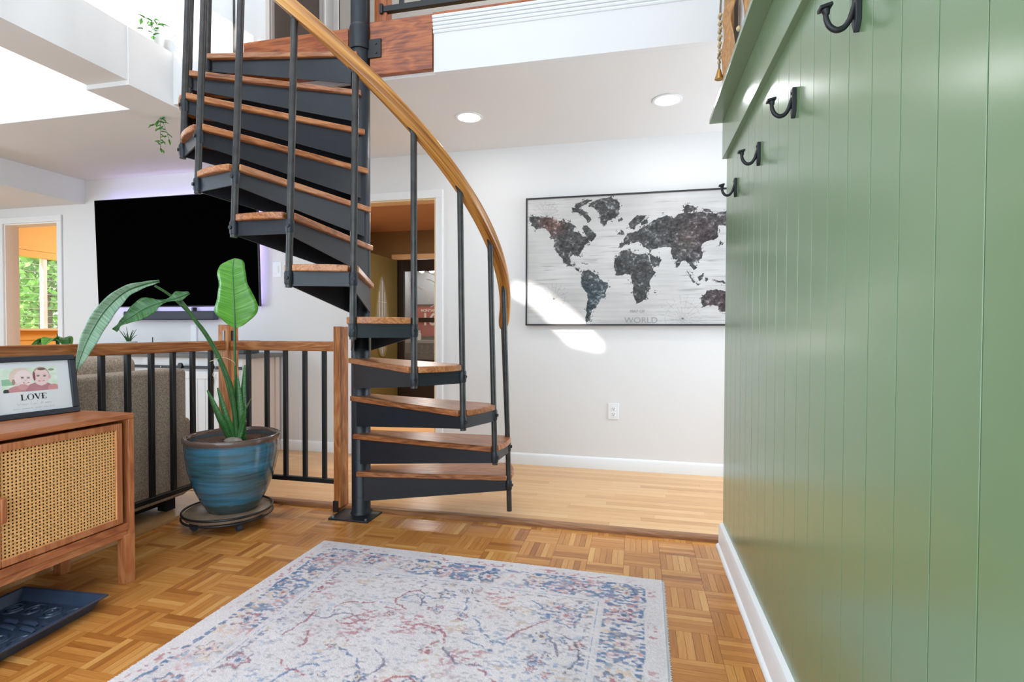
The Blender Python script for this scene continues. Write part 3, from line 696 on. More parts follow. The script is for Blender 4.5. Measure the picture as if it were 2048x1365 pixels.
def cane_door(y0, y1, hy):
    z0, z1, fr = 0.256, 0.668, 0.026; xf = CX-0.004
    m = MB()
    m.box(xf-0.02, xf, y0, y0+fr, z0, z1); m.box(xf-0.02, xf, y1-fr, y1, z0, z1); m.box(xf-0.02, xf, y0+fr, y1-fr, z0, z0+fr); m.box(xf-0.02, xf, y0+fr, y1-fr, z1-fr, z1)
    d = m.build('door', M['teak'], cab, grain='z', bevel=0.003, tint=0.6)
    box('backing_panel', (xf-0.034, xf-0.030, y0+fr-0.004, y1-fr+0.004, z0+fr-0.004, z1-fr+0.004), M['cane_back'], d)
    # woven strands: verticals in pairs of waves, horizontals crossing them
    ya, yb, za, zb = y0+fr-0.002, y1-fr+0.002, z0+fr-0.002, z1-fr+0.002; p = 0.0117; xs = xf-0.010
    m = MB(); ny = int((yb-ya)/p); nz = int((zb-za)/p)
    for i in range(ny+1):
        yy = ya+(yb-ya)*i/ny; hw = 0.0032
        for j in range(nz):
            za_, zb_ = za+(zb-za)*j/nz, za+(zb-za)*(j+1)/nz; o1 = 0.0012*(-1)**(i+j); o2 = -o1
            m.add([(xs+o1, yy-hw, za_), (xs+o1, yy+hw, za_), (xs+o2, yy+hw, zb_), (xs+o2, yy-hw, zb_)], [(0, 1, 2, 3)])
    for j in range(nz+1):
        zz = za+(zb-za)*j/nz; hw = 0.0031
        for i in range(ny):
            ya_, yb_ = ya+(yb-ya)*i/ny, ya+(yb-ya)*(i+1)/ny; o1 = -0.0012*(-1)**(i+j); o2 = -o1
            m.add([(xs+o1, ya_, zz-hw), (xs+o2, yb_, zz-hw), (xs+o2, yb_, zz+hw), (xs+o1, ya_, zz+hw)], [(0, 1, 2, 3)])
    w = m.build('cane_webbing', M['cane'], d, smooth=0, solid=0.0012); w['kind'] = 'stuff'
    m = MB()   # spline round the webbing
    for a, b_ in (((ya, za), (yb, za)), ((yb, za), (yb, zb)), ((yb, zb), (ya, zb)), ((ya, zb), (ya, za))):
        m.tube([(xf-0.004, a[0], a[1]), (xf-0.004, b_[0], b_[1])], 0.0028, 6)
    m.build('cane_spline', M['cane'], d)
    m = MB(); m.box(xf, xf+0.018, hy-0.009, hy+0.009, 0.408, 0.492); m.build('handle', M['teak'], d, grain='z', bevel=0.004, tint=0.3)
cane_door(1.288, 1.742, 1.312); cane_door(0.830, 1.284, 1.262)

# ------------------------------------------------------------------ photo frame
FA = math.radians(8); fu = Vector((math.sin(FA), math.cos(FA), 0)); LEAN = math.radians(9)
fw_ = Vector((math.cos(FA), -math.sin(FA), 0)); fv = (Vector((0, 0, 1))*math.cos(LEAN)-fw_*math.sin(LEAN)).normalized(); fn = fu.cross(fv).normalized()
if fn.x < 0: fn = -fn
FO = Vector((-2.322, 1.462, 0.7045)); FWD, FHT = 0.298, 0.242
pf = thing('photo_frame', FO+fu*0.15, 'black photo frame lettered LOVE standing on the cane cabinet', 'photo frame')
FT = Matrix(((fu.x, fv.x, fn.x, FO.x), (fu.y, fv.y, fn.y, FO.y), (fu.z, fv.z, fn.z, FO.z), (0, 0, 0, 1)))
m = MB(); bw = 0.022
for x0, x1, y0, y1 in ((0, FWD, 0, bw), (0, FWD, FHT-bw, FHT), (0, bw, bw, FHT-bw), (FWD-bw, FWD, bw, FHT-bw)): m.box(x0, x1, y0, y1, -0.014, 0.006, FT)
m.build('frame', M['frame_black'], pf, bevel=0.003)
m = MB(); m.box(0.01, FWD-0.01, 0.01, FHT-0.01, -0.014, -0.006, FT); m.build('backing', M['frame_black'], pf)
m = MB(); m.add([FT @ Vector(p) for p in ((0.12, 0.16, -0.014), (0.18, 0.16, -0.014), (0.18, 0.0, -0.014), (0.12, 0.0, -0.014), (0.12, 0.012, -0.075), (0.18, 0.012, -0.075))], [(0, 1, 5, 4)]); m.build('easel_leg', M['frame_black'], pf, solid=0.003)
def photo_card():
    nu, nv = 170, 136; iw, ih = FWD-2*bw+0.004, FHT-2*bw+0.004
    U, V = np.meshgrid(np.linspace(0, iw, nu), np.linspace(0, ih, nv))
    c = np.zeros((nv, nu, 3)); c[:] = (226, 228, 229)
    px0, px1, py0, py1 = 0.030, 0.212, 0.083, 0.178
    inside = (U > px0) & (U < px1) & (V > py0) & (V < py1)
    u = (U-px0)/(px1-px0); v = (V-py0)/(py1-py0)
    g = fbm(u*7, v*6, 4, 3); bgc = np.stack([196+44*g, 220+26*g, 190+44*g], -1)
    bgc[(v < 0.55) & (v > 0.3) & (u < 0.2)] = (150, 196, 160)
    c = np.where(inside[..., None], bgc, c)
    def ell(cx, cy, rx, ry, col, soft=1.0, also=None):
        nonlocal c
        k = ((u-cx)/rx)**2+((v-cy)/ry)**2 < 1
        k &= inside
        if also is not None: k &= also
        c = np.where(k[..., None], np.array(col, float)+14*(g[..., None]-0.5), c)
    ell(0.27, 0.02, 0.20, 0.24, (204, 146, 150)); ell(0.66, 0.06, 0.26, 0.30, (190, 132, 138)); ell(0.92, 0.02, 0.12, 0.22, (214, 150, 150))
    ell(0.335, 0.62, 0.205, 0.38, (228, 206, 190)); ell(0.20, 0.42, 0.03, 0.12, (170, 140, 124))
    ell(0.385, 0.56, 0.165, 0.34, (242, 220, 216)); ell(0.36, 0.20, 0.09, 0.12, (214, 160, 158))
    ell(0.70, 0.64, 0.158, 0.35, (196, 160, 148)); ell(0.70, 0.57, 0.150, 0.36, (238, 208, 202)); ell(0.72, 0.90, 0.075, 0.05, (120, 92, 90)); ell(0.855, 0.56, 0.03, 0.09, (228, 186, 178))
    ell(0.575, 0.62, 0.022, 0.2, (140, 84, 92))
    for cx, cy in ((0.36, 0.58), (0.465, 0.56), (0.645, 0.62), (0.765, 0.60)): ell(cx, cy, 0.030, 0.030, (128, 110, 118)); ell(cx, cy+0.06, 0.04, 0.014, (206, 178, 170))
    for cx, cy in ((0.415, 0.47), (0.70, 0.50)): ell(cx, cy, 0.020, 0.03, (228, 190, 186))
    for cx, cy in ((0.42, 0.37), (0.70, 0.40)): ell(cx, cy, 0.062, 0.028, (198, 120, 124)); ell(cx, cy+0.008, 0.045, 0.010, (246, 236, 232))
    ell(0.06, 0.05, 0.05, 0.10, (70, 74, 76)); ell(0.90, 0.86, 0.06, 0.05, (150, 160, 140))
    grid_print('photo_card', FT @ Vector((bw-0.002, bw-0.002, -0.004)), fu, fv, iw, ih, c, M['print'], pf)
photo_card()
# serif LOVE
def stroke(m, poly, ox, oy, s): m.prism([(ox+a*s, oy+b*s) for a, b in poly], -0.0038, -0.0032, lambda a, b, d: FT @ Vector((a, b, d)))
m = MB(); ls = 0.0225; lx, ly = 0.103, 0.070; X = lx
stroke(m, [(0.12, 0), (0.32, 0), (0.32, 1), (0.12, 1)], X, ly, ls); stroke(m, [(0, 0), (0.82, 0), (0.82, 0.05), (0, 0.05)], X, ly, ls); stroke(m, [(0, 0.95), (0.44, 0.95), (0.44, 1), (0, 1)], X, ly, ls); stroke(m, [(0.76, 0), (0.82, 0), (0.82, 0.3), (0.77, 0.3)], X, ly, ls)
X += 0.95*ls
for i in range(24):
    a0, a1 = 2*math.pi*i/24, 2*math.pi*(i+1)/24
    def pt(a, k): return (0.5+(0.5 if k else 0.5-0.05-0.13*abs(math.cos(a)))*math.cos(a), 0.5+(0.52 if k else 0.48)*math.sin(a))
    stroke(m, [pt(a0, 0), pt(a0, 1), pt(a1, 1), pt(a1, 0)], X, ly, ls)
X += 1.02*ls
stroke(m, [(0.06, 1), (0.30, 1), (0.58, 0.16), (0.50, -0.02)], X, ly, ls); stroke(m, [(0.50, -0.02), (0.58, 0.02), (0.90, 1), (0.84, 1)], X, ly, ls); stroke(m, [(-0.04, 0.95), (0.42, 0.95), (0.42, 1), (-0.04, 1)], X, ly, ls); stroke(m, [(0.70, 0.95), (1.02, 0.95), (1.02, 1), (0.70, 1)], X, ly, ls)
X += 1.04*ls
stroke(m, [(0.12, 0), (0.32, 0), (0.32, 1), (0.12, 1)], X, ly, ls)
for yy in (0, 0.48, 0.95): stroke(m, [(0, yy), (0.80 if yy != 0.48 else 0.6, yy), (0.80 if yy != 0.48 else 0.6, yy+0.05), (0, yy+0.05)], X, ly, ls)
for yy in (0, 0.72): stroke(m, [(0.75, yy), (0.80, yy), (0.80, yy+0.28), (0.76, yy+0.28)], X, ly, ls)
m.build('love_lettering', M['ink'], pf, smooth=0)
m = MB(); q = random.Random(3)
for (u0, u1, v0) in ((0.090, 0.205, 0.053), (0.072, 0.218, 0.037)):
    pts = []; u = u0; i = 0
    while u < u1:
        pts.append(FT @ Vector((u, v0+(0.0026 if i % 2 else -0.0016)*q.uniform(0.5, 1.4)+(0.004 if q.random() < 0.08 else 0), -0.0034))); u += q.uniform(0.0012, 0.0026); i += 1
        if q.random() < 0.12:
            if len(pts) > 2: m.tube(pts, 0.0003, 4, cap=False)
            pts = []; u += 0.003
    if len(pts) > 2: m.tube(pts, 0.0003, 4, cap=False)
m.build('script_lines', M['ink_pale'], pf)

# ------------------------------------------------------------------ boot tray under the cabinet
TRM = Matrix.Translation((-1.935, 1.590, 0)) @ Matrix.Rotation(math.radians(4), 4, 'Z')
bt = thing('boot_tray', TRM @ Vector((-0.19, -0.35, 0)), 'dark blue plastic boot tray with raised scrolls under the cabinet', 'boot tray')
def tray():
    w, l, h, fl_, sl = 0.38, 0.74, 0.050, 0.006, 0.032
    o_ = [(-w, -l), (0, -l), (0, 0), (-w, 0)]
    def inset(d): return [(-w+d, -l+d), (-d, -l+d), (-d, -d), (-w+d, -d)]
    rings = [(inset(sl+0.004), 0.0), (inset(0.012), h-0.008), (inset(0.0), h-0.008), (inset(0.0), h), (inset(0.012), h), (inset(sl), fl_+0.004)]
    m = MB(); vs = []
    for r, z in rings: vs += [TRM @ Vector((a, b, z)) for a, b in r]
    fs = [(i*4+k, i*4+(k+1) % 4, (i+1)*4+(k+1) % 4, (i+1)*4+k) for i in range(5) for k in range(4)]+[(3, 2, 1, 0), (20, 21, 22, 23)]
    m.add(vs, fs); m.build('tray', M['tray'], bt, bevel=0.002)
    m = MB(); zb = fl_+0.005
    def T(a, b, z=zb): return TRM @ Vector((a, b, z))
    for bi, yb in enumerate((-0.085, -0.265, -0.445, -0.60)):
        for xi in range(4):      # scroll row
            cx = -0.315+xi*0.082; sp = []
            for i in range(26):
                t = i/25; a = t*3.6*math.pi*(1 if xi % 2 else -1)+bi; rr = 0.036*(1-0.78*t)
                sp.append(T(cx+rr*math.cos(a)*1.0, yb+rr*math.sin(a)*1.25))
            m.tube(sp, 0.0052, 6)
        for r2 in range(2):      # brick-like bars between the scroll rows
            for xi in range(4):
                x0 = -0.335+xi*0.080+(0.03 if r2 else 0); y0 = yb-0.078-r2*0.034
                if x0+0.06 < -0.03: m.tube([T(x0, y0), T(x0+0.006, y0, zb+0.004), T(x0+0.055, y0-0.006, zb+0.004), T(x0+0.062, y0-0.007)], [0.006, 0.0085, 0.0085, 0.006], 6)
    o = m.build('raised_scrolls', M['tray'], bt)
tray()

# ------------------------------------------------------------------ plant pot on its rolling stand
PC = Vector((-2.131, 2.455, 0))
DC = PC+Vector((-0.024, -0.010, 0))
dl = thing('plant_dolly', DC, 'round plant caddy on casters under the blue pot', 'plant caddy')
m = MB(); m.lathe([(0.0001, 0.058), (0.205, 0.058), (0.214, 0.064), (0.214, 0.076), (0.206, 0.082), (0.0001, 0.082)], DC, 48); m.build('top', M['stone'], dl)
def ring(m, c, R, z, r, n=48, k=8):
    vs = []; 
    for i in range(n):
        a = 2*math.pi*i/n
        for j in range(k):
            b = 2*math.pi*j/k; vs.append((c.x+(R+r*math.cos(b))*math.cos(a), c.y+(R+r*math.cos(b))*math.sin(a), z+r*math.sin(b)))
    m.add(vs, [(i*k+j, ((i+1) % n)*k+j, ((i+1) % n)*k+(j+1) % k, i*k+(j+1) % k) for i in range(n) for j in range(k)])
for R, z in ((0.219, 0.084), (0.221, 0.056)):
    m = MB(); ring(m, DC, R, z, 0.006); m.build('wire_ring', M['black'], dl)
for a in (40, 130, 220, 310):
    a = math.radians(a+18); c = DC+Vector((math.cos(a)*0.165, math.sin(a)*0.165, 0))
    m = MB(); t = Vector((-math.sin(a), math.cos(a), 0)); m.cyl(c-t*0.011+Vector((0, 0, 0.019)), c+t*0.011+Vector((0, 0, 0.019)), 0.019, 16)
    m.box(c.x-0.015, c.x+0.015, c.y-0.015, c.y+0.015, 0.030, 0.058); m.build('caster', M['caster'], dl)
# glaze: horizontal bands of blue and green brown, brown rim
def glaze():
    m, nt, b = newmat('blue_glaze'); L = nt.links.new
    tc = N(nt, 'ShaderNodeTexCoord'); mp = N(nt, 'ShaderNodeMapping'); mp.inputs['Scale'].default_value = (2.4, 2.4, 34); L(tc.outputs['Object'], mp.inputs['Vector'])
    nz = N(nt, 'ShaderNodeTexNoise'); nz.inputs['Scale'].default_value = 1.0; nz.inputs['Detail'].default_value = 9; nz.inputs['Roughness'].default_value = 0.62; nz.inputs['Distortion'].default_value = 0.3; L(mp.outputs[0], nz.inputs['Vector'])
    rp = N(nt, 'ShaderNodeValToRGB'); e = rp.color_ramp.elements
    e[0].position = 0.34; e[0].color = lin(56, 82, 90); e[1].position = 0.72; e[1].color = lin(82, 142, 172)
    q = e.new(0.45); q.color = lin(66, 106, 118); q = e.new(0.55); q.color = lin(62, 122, 152)
    L(nz.outputs['Fac'], rp.inputs['Fac'])
    sp = N(nt, 'ShaderNodeSeparateXYZ'); L(tc.outputs['Object'], sp.inputs[0])
    n2 = N(nt, 'ShaderNodeTexNoise'); n2.inputs['Scale'].default_value = 22; L(tc.outputs['Object'], n2.inputs['Vector'])
    ad = N(nt, 'ShaderNodeMath', operation='MULTIPLY_ADD'); ad.inputs[1].default_value = 0.022; L(n2.outputs['Fac'], ad.inputs[0]); L(sp.outputs['Z'], ad.inputs[2])
    r2 = N(nt, 'ShaderNodeMapRange'); r2.inputs[1].default_value = 0.375; r2.inputs[2].default_value = 0.390; L(ad.outputs[0], r2.inputs[0])
    mx = N(nt, 'ShaderNodeMix', data_type='RGBA'); L(r2.outputs[0], mx.inputs['Factor']); L(rp.outputs['Color'], mx.inputs['A']); mx.inputs['B'].default_value = lin(104, 84, 76)
    r3 = N(nt, 'ShaderNodeMapRange'); r3.inputs[1].default_value = 0.068; r3.inputs[2].default_value = 0.060; L(ad.outputs[0], r3.inputs[0])
    mx2 = N(nt, 'ShaderNodeMix', data_type='RGBA'); L(r3.outputs[0], mx2.inputs['Factor']); L(mx.outputs['Result'], mx2.inputs['A']); mx2.inputs['B'].default_value = lin(62, 80, 82)
    L(mx2.outputs['Result'], b.inputs['Base Color']); b.inputs['Roughness'].default_value = 0.14; b.inputs['Coat Weight'].default_value = 0.4
    return m
pt = thing('plant_pot', PC+Vector((0, 0, 0.083)), 'blue glazed ceramic pot holding a large-leaved plant', 'plant pot')
prof = [(0.118, 0.0), (0.126, 0.003), (0.141, 0.030), (0.170, 0.085), (0.196, 0.150), (0.215, 0.220), (0.227, 0.295), (0.231, 0.345), (0.232, 0.370), (0.237, 0.378), (0.239, 0.390), (0.236, 0.400), (0.228, 0.402), (0.218, 0.396), (0.215, 0.38), (0.213, 0.33)]
m = MB(); m.lathe(prof, PC+Vector((0, 0, 0.083)), 64); m.f.pop(); m.build('pot', glaze(), pt, smooth=60)
m = MB(); gsoil = [(0.0001, 0.0)]+[(0.2095*i/8, 0.0) for i in range(1, 9)]
gsoil = [(0.0001, 0.0)]+[(0.2125*i/22, 0.0) for i in range(1, 23)]
m.lathe([(r, 0.368-0.10*r*r) for r, z in gsoil], PC+Vector((0, 0, 0.083)), 72)
m.v = [(a, b, c+rng.uniform(-0.004, 0.005)) for a, b, c in m.v]
m.build('soil', M['soil'], pt)
m = MB(); m.ball((PC.x+0.075, PC.y-0.085, 0.468), 0.034, 10, 6, (1.5, 1.0, 0.55)); m.build('stone', M['rock'], pt)

# ---- the plant: stalks and leaves
plnt = thing('bird_of_paradise_plant', PC+Vector((0, 0, 0.455)), 'large-leaved green plant tied with twine growing in the blue pot', 'plant')
def facing(mid, turn=0.0):
    out = []
    for i in range(len(mid)):
        t = (mid[min(i+1, len(mid)-1)]-mid[max(i-1, 0)]).normalized(); w = Vector((mid[i].x, mid[i].y, mid[i].z-1.05)).normalized(); s_ = t.cross(w).normalized()
        out.append((s_+w*turn).normalized())
    return out
def leaf_blade(name, mid, side, width, mat, parent, fold=0.25, wave=0.0, na=9, solid=0.0012, seed=0):
    """mid: points of the midrib; side: sideways vector per point (or one); width: list of half widths (left,right)"""
    P = smooth_pts(mid, 6); m_ = len(P); q = random.Random(seed)
    sides = side if isinstance(side, list) else [side]*len(mid)
    S = smooth_pts(sides, 6); Wd = smooth_pts([Vector((w[0], w[1], 0)) for w in width], 6)
    vs, fs, gl_ = [], [], []
    for i in range(m_):
        t = (P[min(i+1, m_-1)]-P[max(i-1, 0)]).normalized(); s_ = S[i]-t*S[i].dot(t); s_.normalize(); nrm = t.cross(s_).normalized()
        for j in range(na):
            f = -1+2*j/(na-1); w = max(0.0005, Wd[i].x if f < 0 else Wd[i].y)
            ripple = wave*math.sin(i*1.1+seed+2*f)*abs(f)**2
            vs.append(P[i]+s_*f*w*(1-0.08*abs(f))+nrm*(abs(f)*w*fold+ripple)); gl_.append(((P[i]-P[0]).length-0.35*abs(f)*w+seed, f*w*(1 if w < 0.02 else 1.0), 0))
    fs = [(i*na+j, i*na+j+1, (i+1)*na+j+1, (i+1)*na+j) for i in range(m_-1) for j in range(na-1)]
    m = MB(); m.add(vs, fs, gl_); lf = m.build(name, mat, parent, smooth=80, solid=solid)
    m = MB(); m.tube([p+Vector((0, 0, 0)) for p in P], [0.0045*(1-0.8*i/(m_-1))+0.0006 for i in range(m_)], 6); m.build('midrib', M['stem'], lf)
    return lf
V = Vector
cr = V((0.951, 0.222, 0)); cf = V((-0.228, 0.974, 0))    # sideways and away, seen from the entry
b0 = PC+V((0.055, -0.03, 0.44))
# upright broad leaf
m = MB(); m.tube(smooth_pts([b0+V((0.01, 0.01, 0)), V((-2.088, 2.437, 0.70)), V((-2.100, 2.437, 0.90)), V((-2.098, 2.437, 1.075))], 6), [0.009]*6+[0.0065]*13, 8); m.build('stalk', M['stem'], plnt)
leaf_blade('leaf', [V((-2.098, 2.437, 1.060)), V((-2.096, 2.435, 1.085)), V((-2.094, 2.43, 1.145)), V((-2.095, 2.43, 1.20)), V((-2.101, 2.43, 1.29)), V((-2.107, 2.435, 1.375)), V((-2.114, 2.45, 1.42)), V((-2.118, 2.455, 1.436))],
           cr, [(0.005, 0.006), (0.055, 0.060), (0.122, 0.128), (0.112, 0.124), (0.088, 0.082), (0.094, 0.068), (0.058, 0.052), (0.003, 0.004)], M['leaf'], plnt, fold=0.07, wave=0.002, seed=1)
# long arching leaf reaching over the railing side
m = MB(); m.tube(smooth_pts([b0, V((-2.085, 2.41, 0.62)), V((-2.105, 2.385, 0.78)), V((-2.150, 2.34, 0.96)), V((-2.205, 2.27, 1.11)), V((-2.262, 2.20, 1.215)), V((-2.300, 2.14, 1.265))], 6), [0.011]*12+[0.008]*12+[0.006]*13, 8); m.build('stalk', M['stem'], plnt)
_m = [V((-2.285, 2.15, 1.290)), V((-2.315, 2.10, 1.270)), V((-2.350, 2.03, 1.230)), V((-2.375, 1.96, 1.150)), V((-2.385, 1.90, 1.05)), V((-2.382, 1.85, 0.95)), V((-2.372, 1.815, 0.865))]
leaf_blade('leaf', _m, facing(_m, 0.35), [(0.006, 0.008), (0.016, 0.016), (0.032, 0.026), (0.042, 0.040), (0.040, 0.040), (0.026, 0.028), (0.002, 0.002)], M['leaf_pale'], plnt, fold=0.30, wave=0.003, seed=2)
# darker drooping leaf
m = MB(); m.tube(smooth_pts([b0+V((0.012, -0.01, 0)), V((-2.075, 2.40, 0.65)), V((-2.085, 2.37, 0.80)), V((-2.135, 2.32, 0.98)), V((-2.195, 2.25, 1.13)), V((-2.225, 2.215, 1.20))], 6), [0.011]*12+[0.008]*10+[0.006]*9, 8); m.build('stalk', M['stem'], plnt)
_m = [V((-2.192, 2.235, 1.236)), V((-2.225, 2.205, 1.212)), V((-2.268, 2.165, 1.190)), V((-2.320, 2.12, 1.160)), V((-2.362, 2.08, 1.118)), V((-2.395, 2.045, 1.080)), V((-2.418, 2.03, 1.045))]
leaf_blade('leaf', _m, facing(_m, -0.3), [(0.006, 0.006), (0.032, 0.022), (0.008, 0.007), (0.052, 0.046), (0.036, 0.038), (0.012, 0.012), (0.012, 0.014)], M['leaf_dark'], plnt, fold=0.25, wave=0.006, seed=3)
# cut sheaths and short leaves at the foot
for i, (tx, ty, tz, mt, w) in enumerate(((-2.178, 2.33, 0.735, 'leaf_dark', 0.024), (-2.142, 2.36, 0.745, 'leaf_dark', 0.022), (-2.100, 2.44, 0.80, 'leaf', 0.026), (-2.058, 2.46, 0.86, 'leaf_dark', 0.022), (-2.070, 2.42, 0.80, 'leaf_dark', 0.026))):
    f0 = b0+V((-0.035+0.016*i, 0.0, -0.01)); tip = V((tx, ty, tz)); md = f0.lerp(tip, 0.5)+V((0.006, -0.012, 0.0))
    leaf_blade('leaf_sheath', [f0, f0.lerp(md, 0.6), md, md.lerp(tip, 0.6), tip], cr, [(w*0.7, w*0.7), (w, w), (w*0.85, w*0.85), (w*0.55, w*0.55), (0.004, 0.004)], M[mt], plnt, fold=0.5, seed=10+i, na=7, solid=0.003)
f0 = b0+V((0.03, -0.045, 0)); leaf_blade('leaf_sheath', [f0, V((-2.030, 2.395, 0.53)), V((-2.005, 2.39, 0.60)), V((-1.995, 2.39, 0.635))], cr, [(0.014, 0.014), (0.017, 0.017), (0.010, 0.010), (0.003, 0.003)], M['leaf_dark'], plnt, fold=0.5, seed=20, na=5, solid=0.003)
leaf_blade('dry_tip', [V((-1.997, 2.39, 0.63)), V((-1.985, 2.39, 0.655)), V((-1.966, 2.395, 0.69))], cr, [(0.004, 0.004), (0.004, 0.004), (0.001, 0.001)], M['dry'], plnt, fold=0.4, seed=21, na=5)
m = MB(); q = random.Random(9)
tw = [V((-2.165, 2.335, 0.885)), V((-2.135, 2.325, 0.892)), V((-2.100, 2.36, 0.905)), V((-2.075, 2.40, 0.88)), V((-2.085, 2.42, 0.86))]
m.tube(smooth_pts(tw, 6), 0.0016, 5); m.tube(smooth_pts([V((-2.120, 2.33, 0.89)), V((-2.125, 2.325, 0.85)), V((-2.138, 2.325, 0.815)), V((-2.118, 2.325, 0.80)), V((-2.120, 2.325, 0.82)), V((-2.128, 2.325, 0.78)), V((-2.130, 2.33, 0.70))], 6), 0.0014, 5)
m.build('twine', M['twine'], plnt)

# ------------------------------------------------------------------ sofa behind the railing
sf = thing('sofa', (-3.0, 1.5, 0.02), 'taupe tweed sofa with its back to the railing', 'sofa')
def soft(nm, b, bev, par=sf, mat='sofa'): return box(nm, b, M[mat], par, bevel=bev, seg=4)
soft('back', (-2.70, -2.545, 0.35, 2.575, 0.09, 0.825), 0.022)
soft('back_cushion', (-2.92, -2.69, 1.36, 2.40, 0.45, 0.905), 0.05)
soft('back_cushion', (-2.92, -2.69, 0.42, 1.35, 0.45, 0.905), 0.05)
soft('arm', (-3.45, -2.56, 2.46, 2.625, 0.09, 0.535), 0.03); soft('arm', (-3.45, -2.56, 0.25, 0.40, 0.09, 0.535), 0.03)
soft('seat', (-3.45, -2.72, 0.42, 2.45, 0.12, 0.30), 0.02); soft('seat_cushion', (-3.47, -2.90, 0.42, 1.43, 0.30, 0.45), 0.04); soft('seat_cushion', (-3.47, -2.90, 1.44, 2.45, 0.30, 0.45), 0.04)
for yy in (0.75, 1.25, 1.75, 2.15): box('seam', (-2.5455, -2.543, yy-0.004, yy+0.004, 0.10, 0.815), M['sofa'], sf, bevel=0.001)
for x in (-3.38, -2.64):
    for y in (0.45, 2.46): box('foot', (x, x+0.06, y, y+0.06, 0.0205, 0.092), M['sofa_base'], sf)
box('underside', (-3.42, -2.62, 0.36, 2.55, 0.05, 0.09), M['sofa_base'], sf)

# ------------------------------------------------------------------ television wall
tv = thing('television', (-4.0, 3.95, 1.25), 'large black flat television hung on the white wall', 'television')
def tvp(x, z, d): return Vector((x, 3.948-0.031*(z-1.256)/0.981+d, z))
def slab(nm, x0, x1, z0, z1, d0, d1, mat, par, **k):
    m = MB(); vs = [tvp(x, z, d) for d in (d0, d1) for x, z in ((x0, z0), (x1, z0), (x1, z1), (x0, z1))]
    m.add(vs, [(0, 1, 2, 3), (7, 6, 5, 4), (0, 4, 5, 1), (1, 5, 6, 2), (2, 6, 7, 3), (3, 7, 4, 0)]); return m.build(nm, mat, par, **k)
slab('body', -4.872, -3.140, 1.254, 2.237, -0.012, 0.012, M['tvb'], tv, bevel=0.002)
slab('screen', -4.866, -3.146, 1.262, 2.231, -0.0135, -0.012, M['tv'], tv, smooth=0)
box('wall_mount', (-4.3, -3.7, 3.955, 3.999, 1.6, 1.9), M['tvb'], tv)
ls_ = slab('led_strip', -4.80, -3.20, 1.30, 1.31, 0.0125, 0.016, M['led'], tv, smooth=0)
slab('led_strip', -3.22, -3.21, 1.31, 2.19, 0.0125, 0.016, M['led'], tv, smooth=0)
slab('led_strip', -4.80, -3.20, 2.19, 2.20, 0.0125, 0.016, M['led'], tv, smooth=0)
sb = thing('soundbar', (-4.06, 3.95, 1.14), 'slim grey soundbar mounted under the television', 'soundbar')
box('bar', (-4.55, -3.575, 3.90, 3.965, 1.138, 1.215), M['gray_plastic'], sb, bevel=0.01)
for x in (-4.30, -3.85): box('bracket', (x-0.008, x+0.008, 3.955, 3.999, 1.15, 1.25), M['tvb'], sb)
box_c = box('cable_cover', (-3.90, -3.84, 3.985, 3.9995, 0.11, 1.10), M['pvc'], bevel=0.004, loc=(-3.87, 3.99, 0.11)); tagged(box_c, 'white vertical cable cover on the wall below the soundbar', 'cable cover')
def plate(name, c, w, h, label, cat, socket):
    t = thing(name, c, label, cat); x, y, z = c
    box('cover_plate', (x-w/2, x+w/2, y-0.006, y, z-h/2, z+h/2), M['white_plastic'], t, bevel=0.002)
    if socket:
        for dz in (-0.020, 0.020):
            f = box('socket', (x-0.015, x+0.015, y-0.0085, y-0.0055, z+dz-0.014, z+dz+0.014), M['white_plastic'], t, bevel=0.002)
            for dx in (-0.006, 0.006): box('slot', (x+dx-0.0015, x+dx+0.0015, y-0.0092, y-0.0083, z+dz-0.001, z+dz+0.007), M['slot'], f)
            mm = MB(); mm.cyl((x, y-0.0083, z+dz-0.007), (x, y-0.0092, z+dz-0.007), 0.003, 8); mm.build('slot', M['slot'], f)
    else:
        box('switch', (x-0.016, x+0.016, y-0.010, y-0.0055, z-0.032, z+0.032), M['white_plastic'], t, bevel=0.002)
plate('wall_outlet', (-0.160, YW, 0.455), 0.078, 0.120, 'white double power outlet on the wall below the map', 'outlet', True)
plate('light_switch', (-3.014, YW, 1.570), 0.080, 0.130, 'white light switch on the wall right of the television', 'light switch', False)

# console with sliding barn doors
cn = thing('media_console', (-3.95, 3.8, 0.02), 'white farmhouse media console with sliding barn doors below the television', 'console')
CF = 3.60; CR = -2.975
box('top', (-5.03, CR+0.035, CF-0.02, 3.985, 0.825, 0.856), M['console_top'], cn, bevel=0.003)
m = MB(); m.box(-5.0, CR-0.05, CF+0.02, 3.97, 0.06, 0.825); m.build('body', M['console_white'], cn)
box('side_panel', (CR-0.05, CR-0.02, CF+0.03, 3.95, 0.06, 0.825), M['beige_panel'], cn)
for x in (-5.0, -4.0, CR-0.06):
    for y in (CF, 3.93): box('leg', (x, x+0.055, y, y+0.05, 0.0205, 0.825), M['console_white'] if x < -3.2 else M['beige_panel'], cn, bevel=0.002)
box('rail', (-4.95, CR-0.06, CF-0.012, CF-0.004, 0.735, 0.758), M['black'], cn, bevel=0.001)
for x in (-4.9, -4.5, -4.1, -3.8, -3.5, -3.2):
    mm = MB(); mm.cyl((x, CF-0.018, 0.7465), (x, CF-0.011, 0.7465), 0.006, 8); mm.build('rail_bolt', M['bolt'], cn)
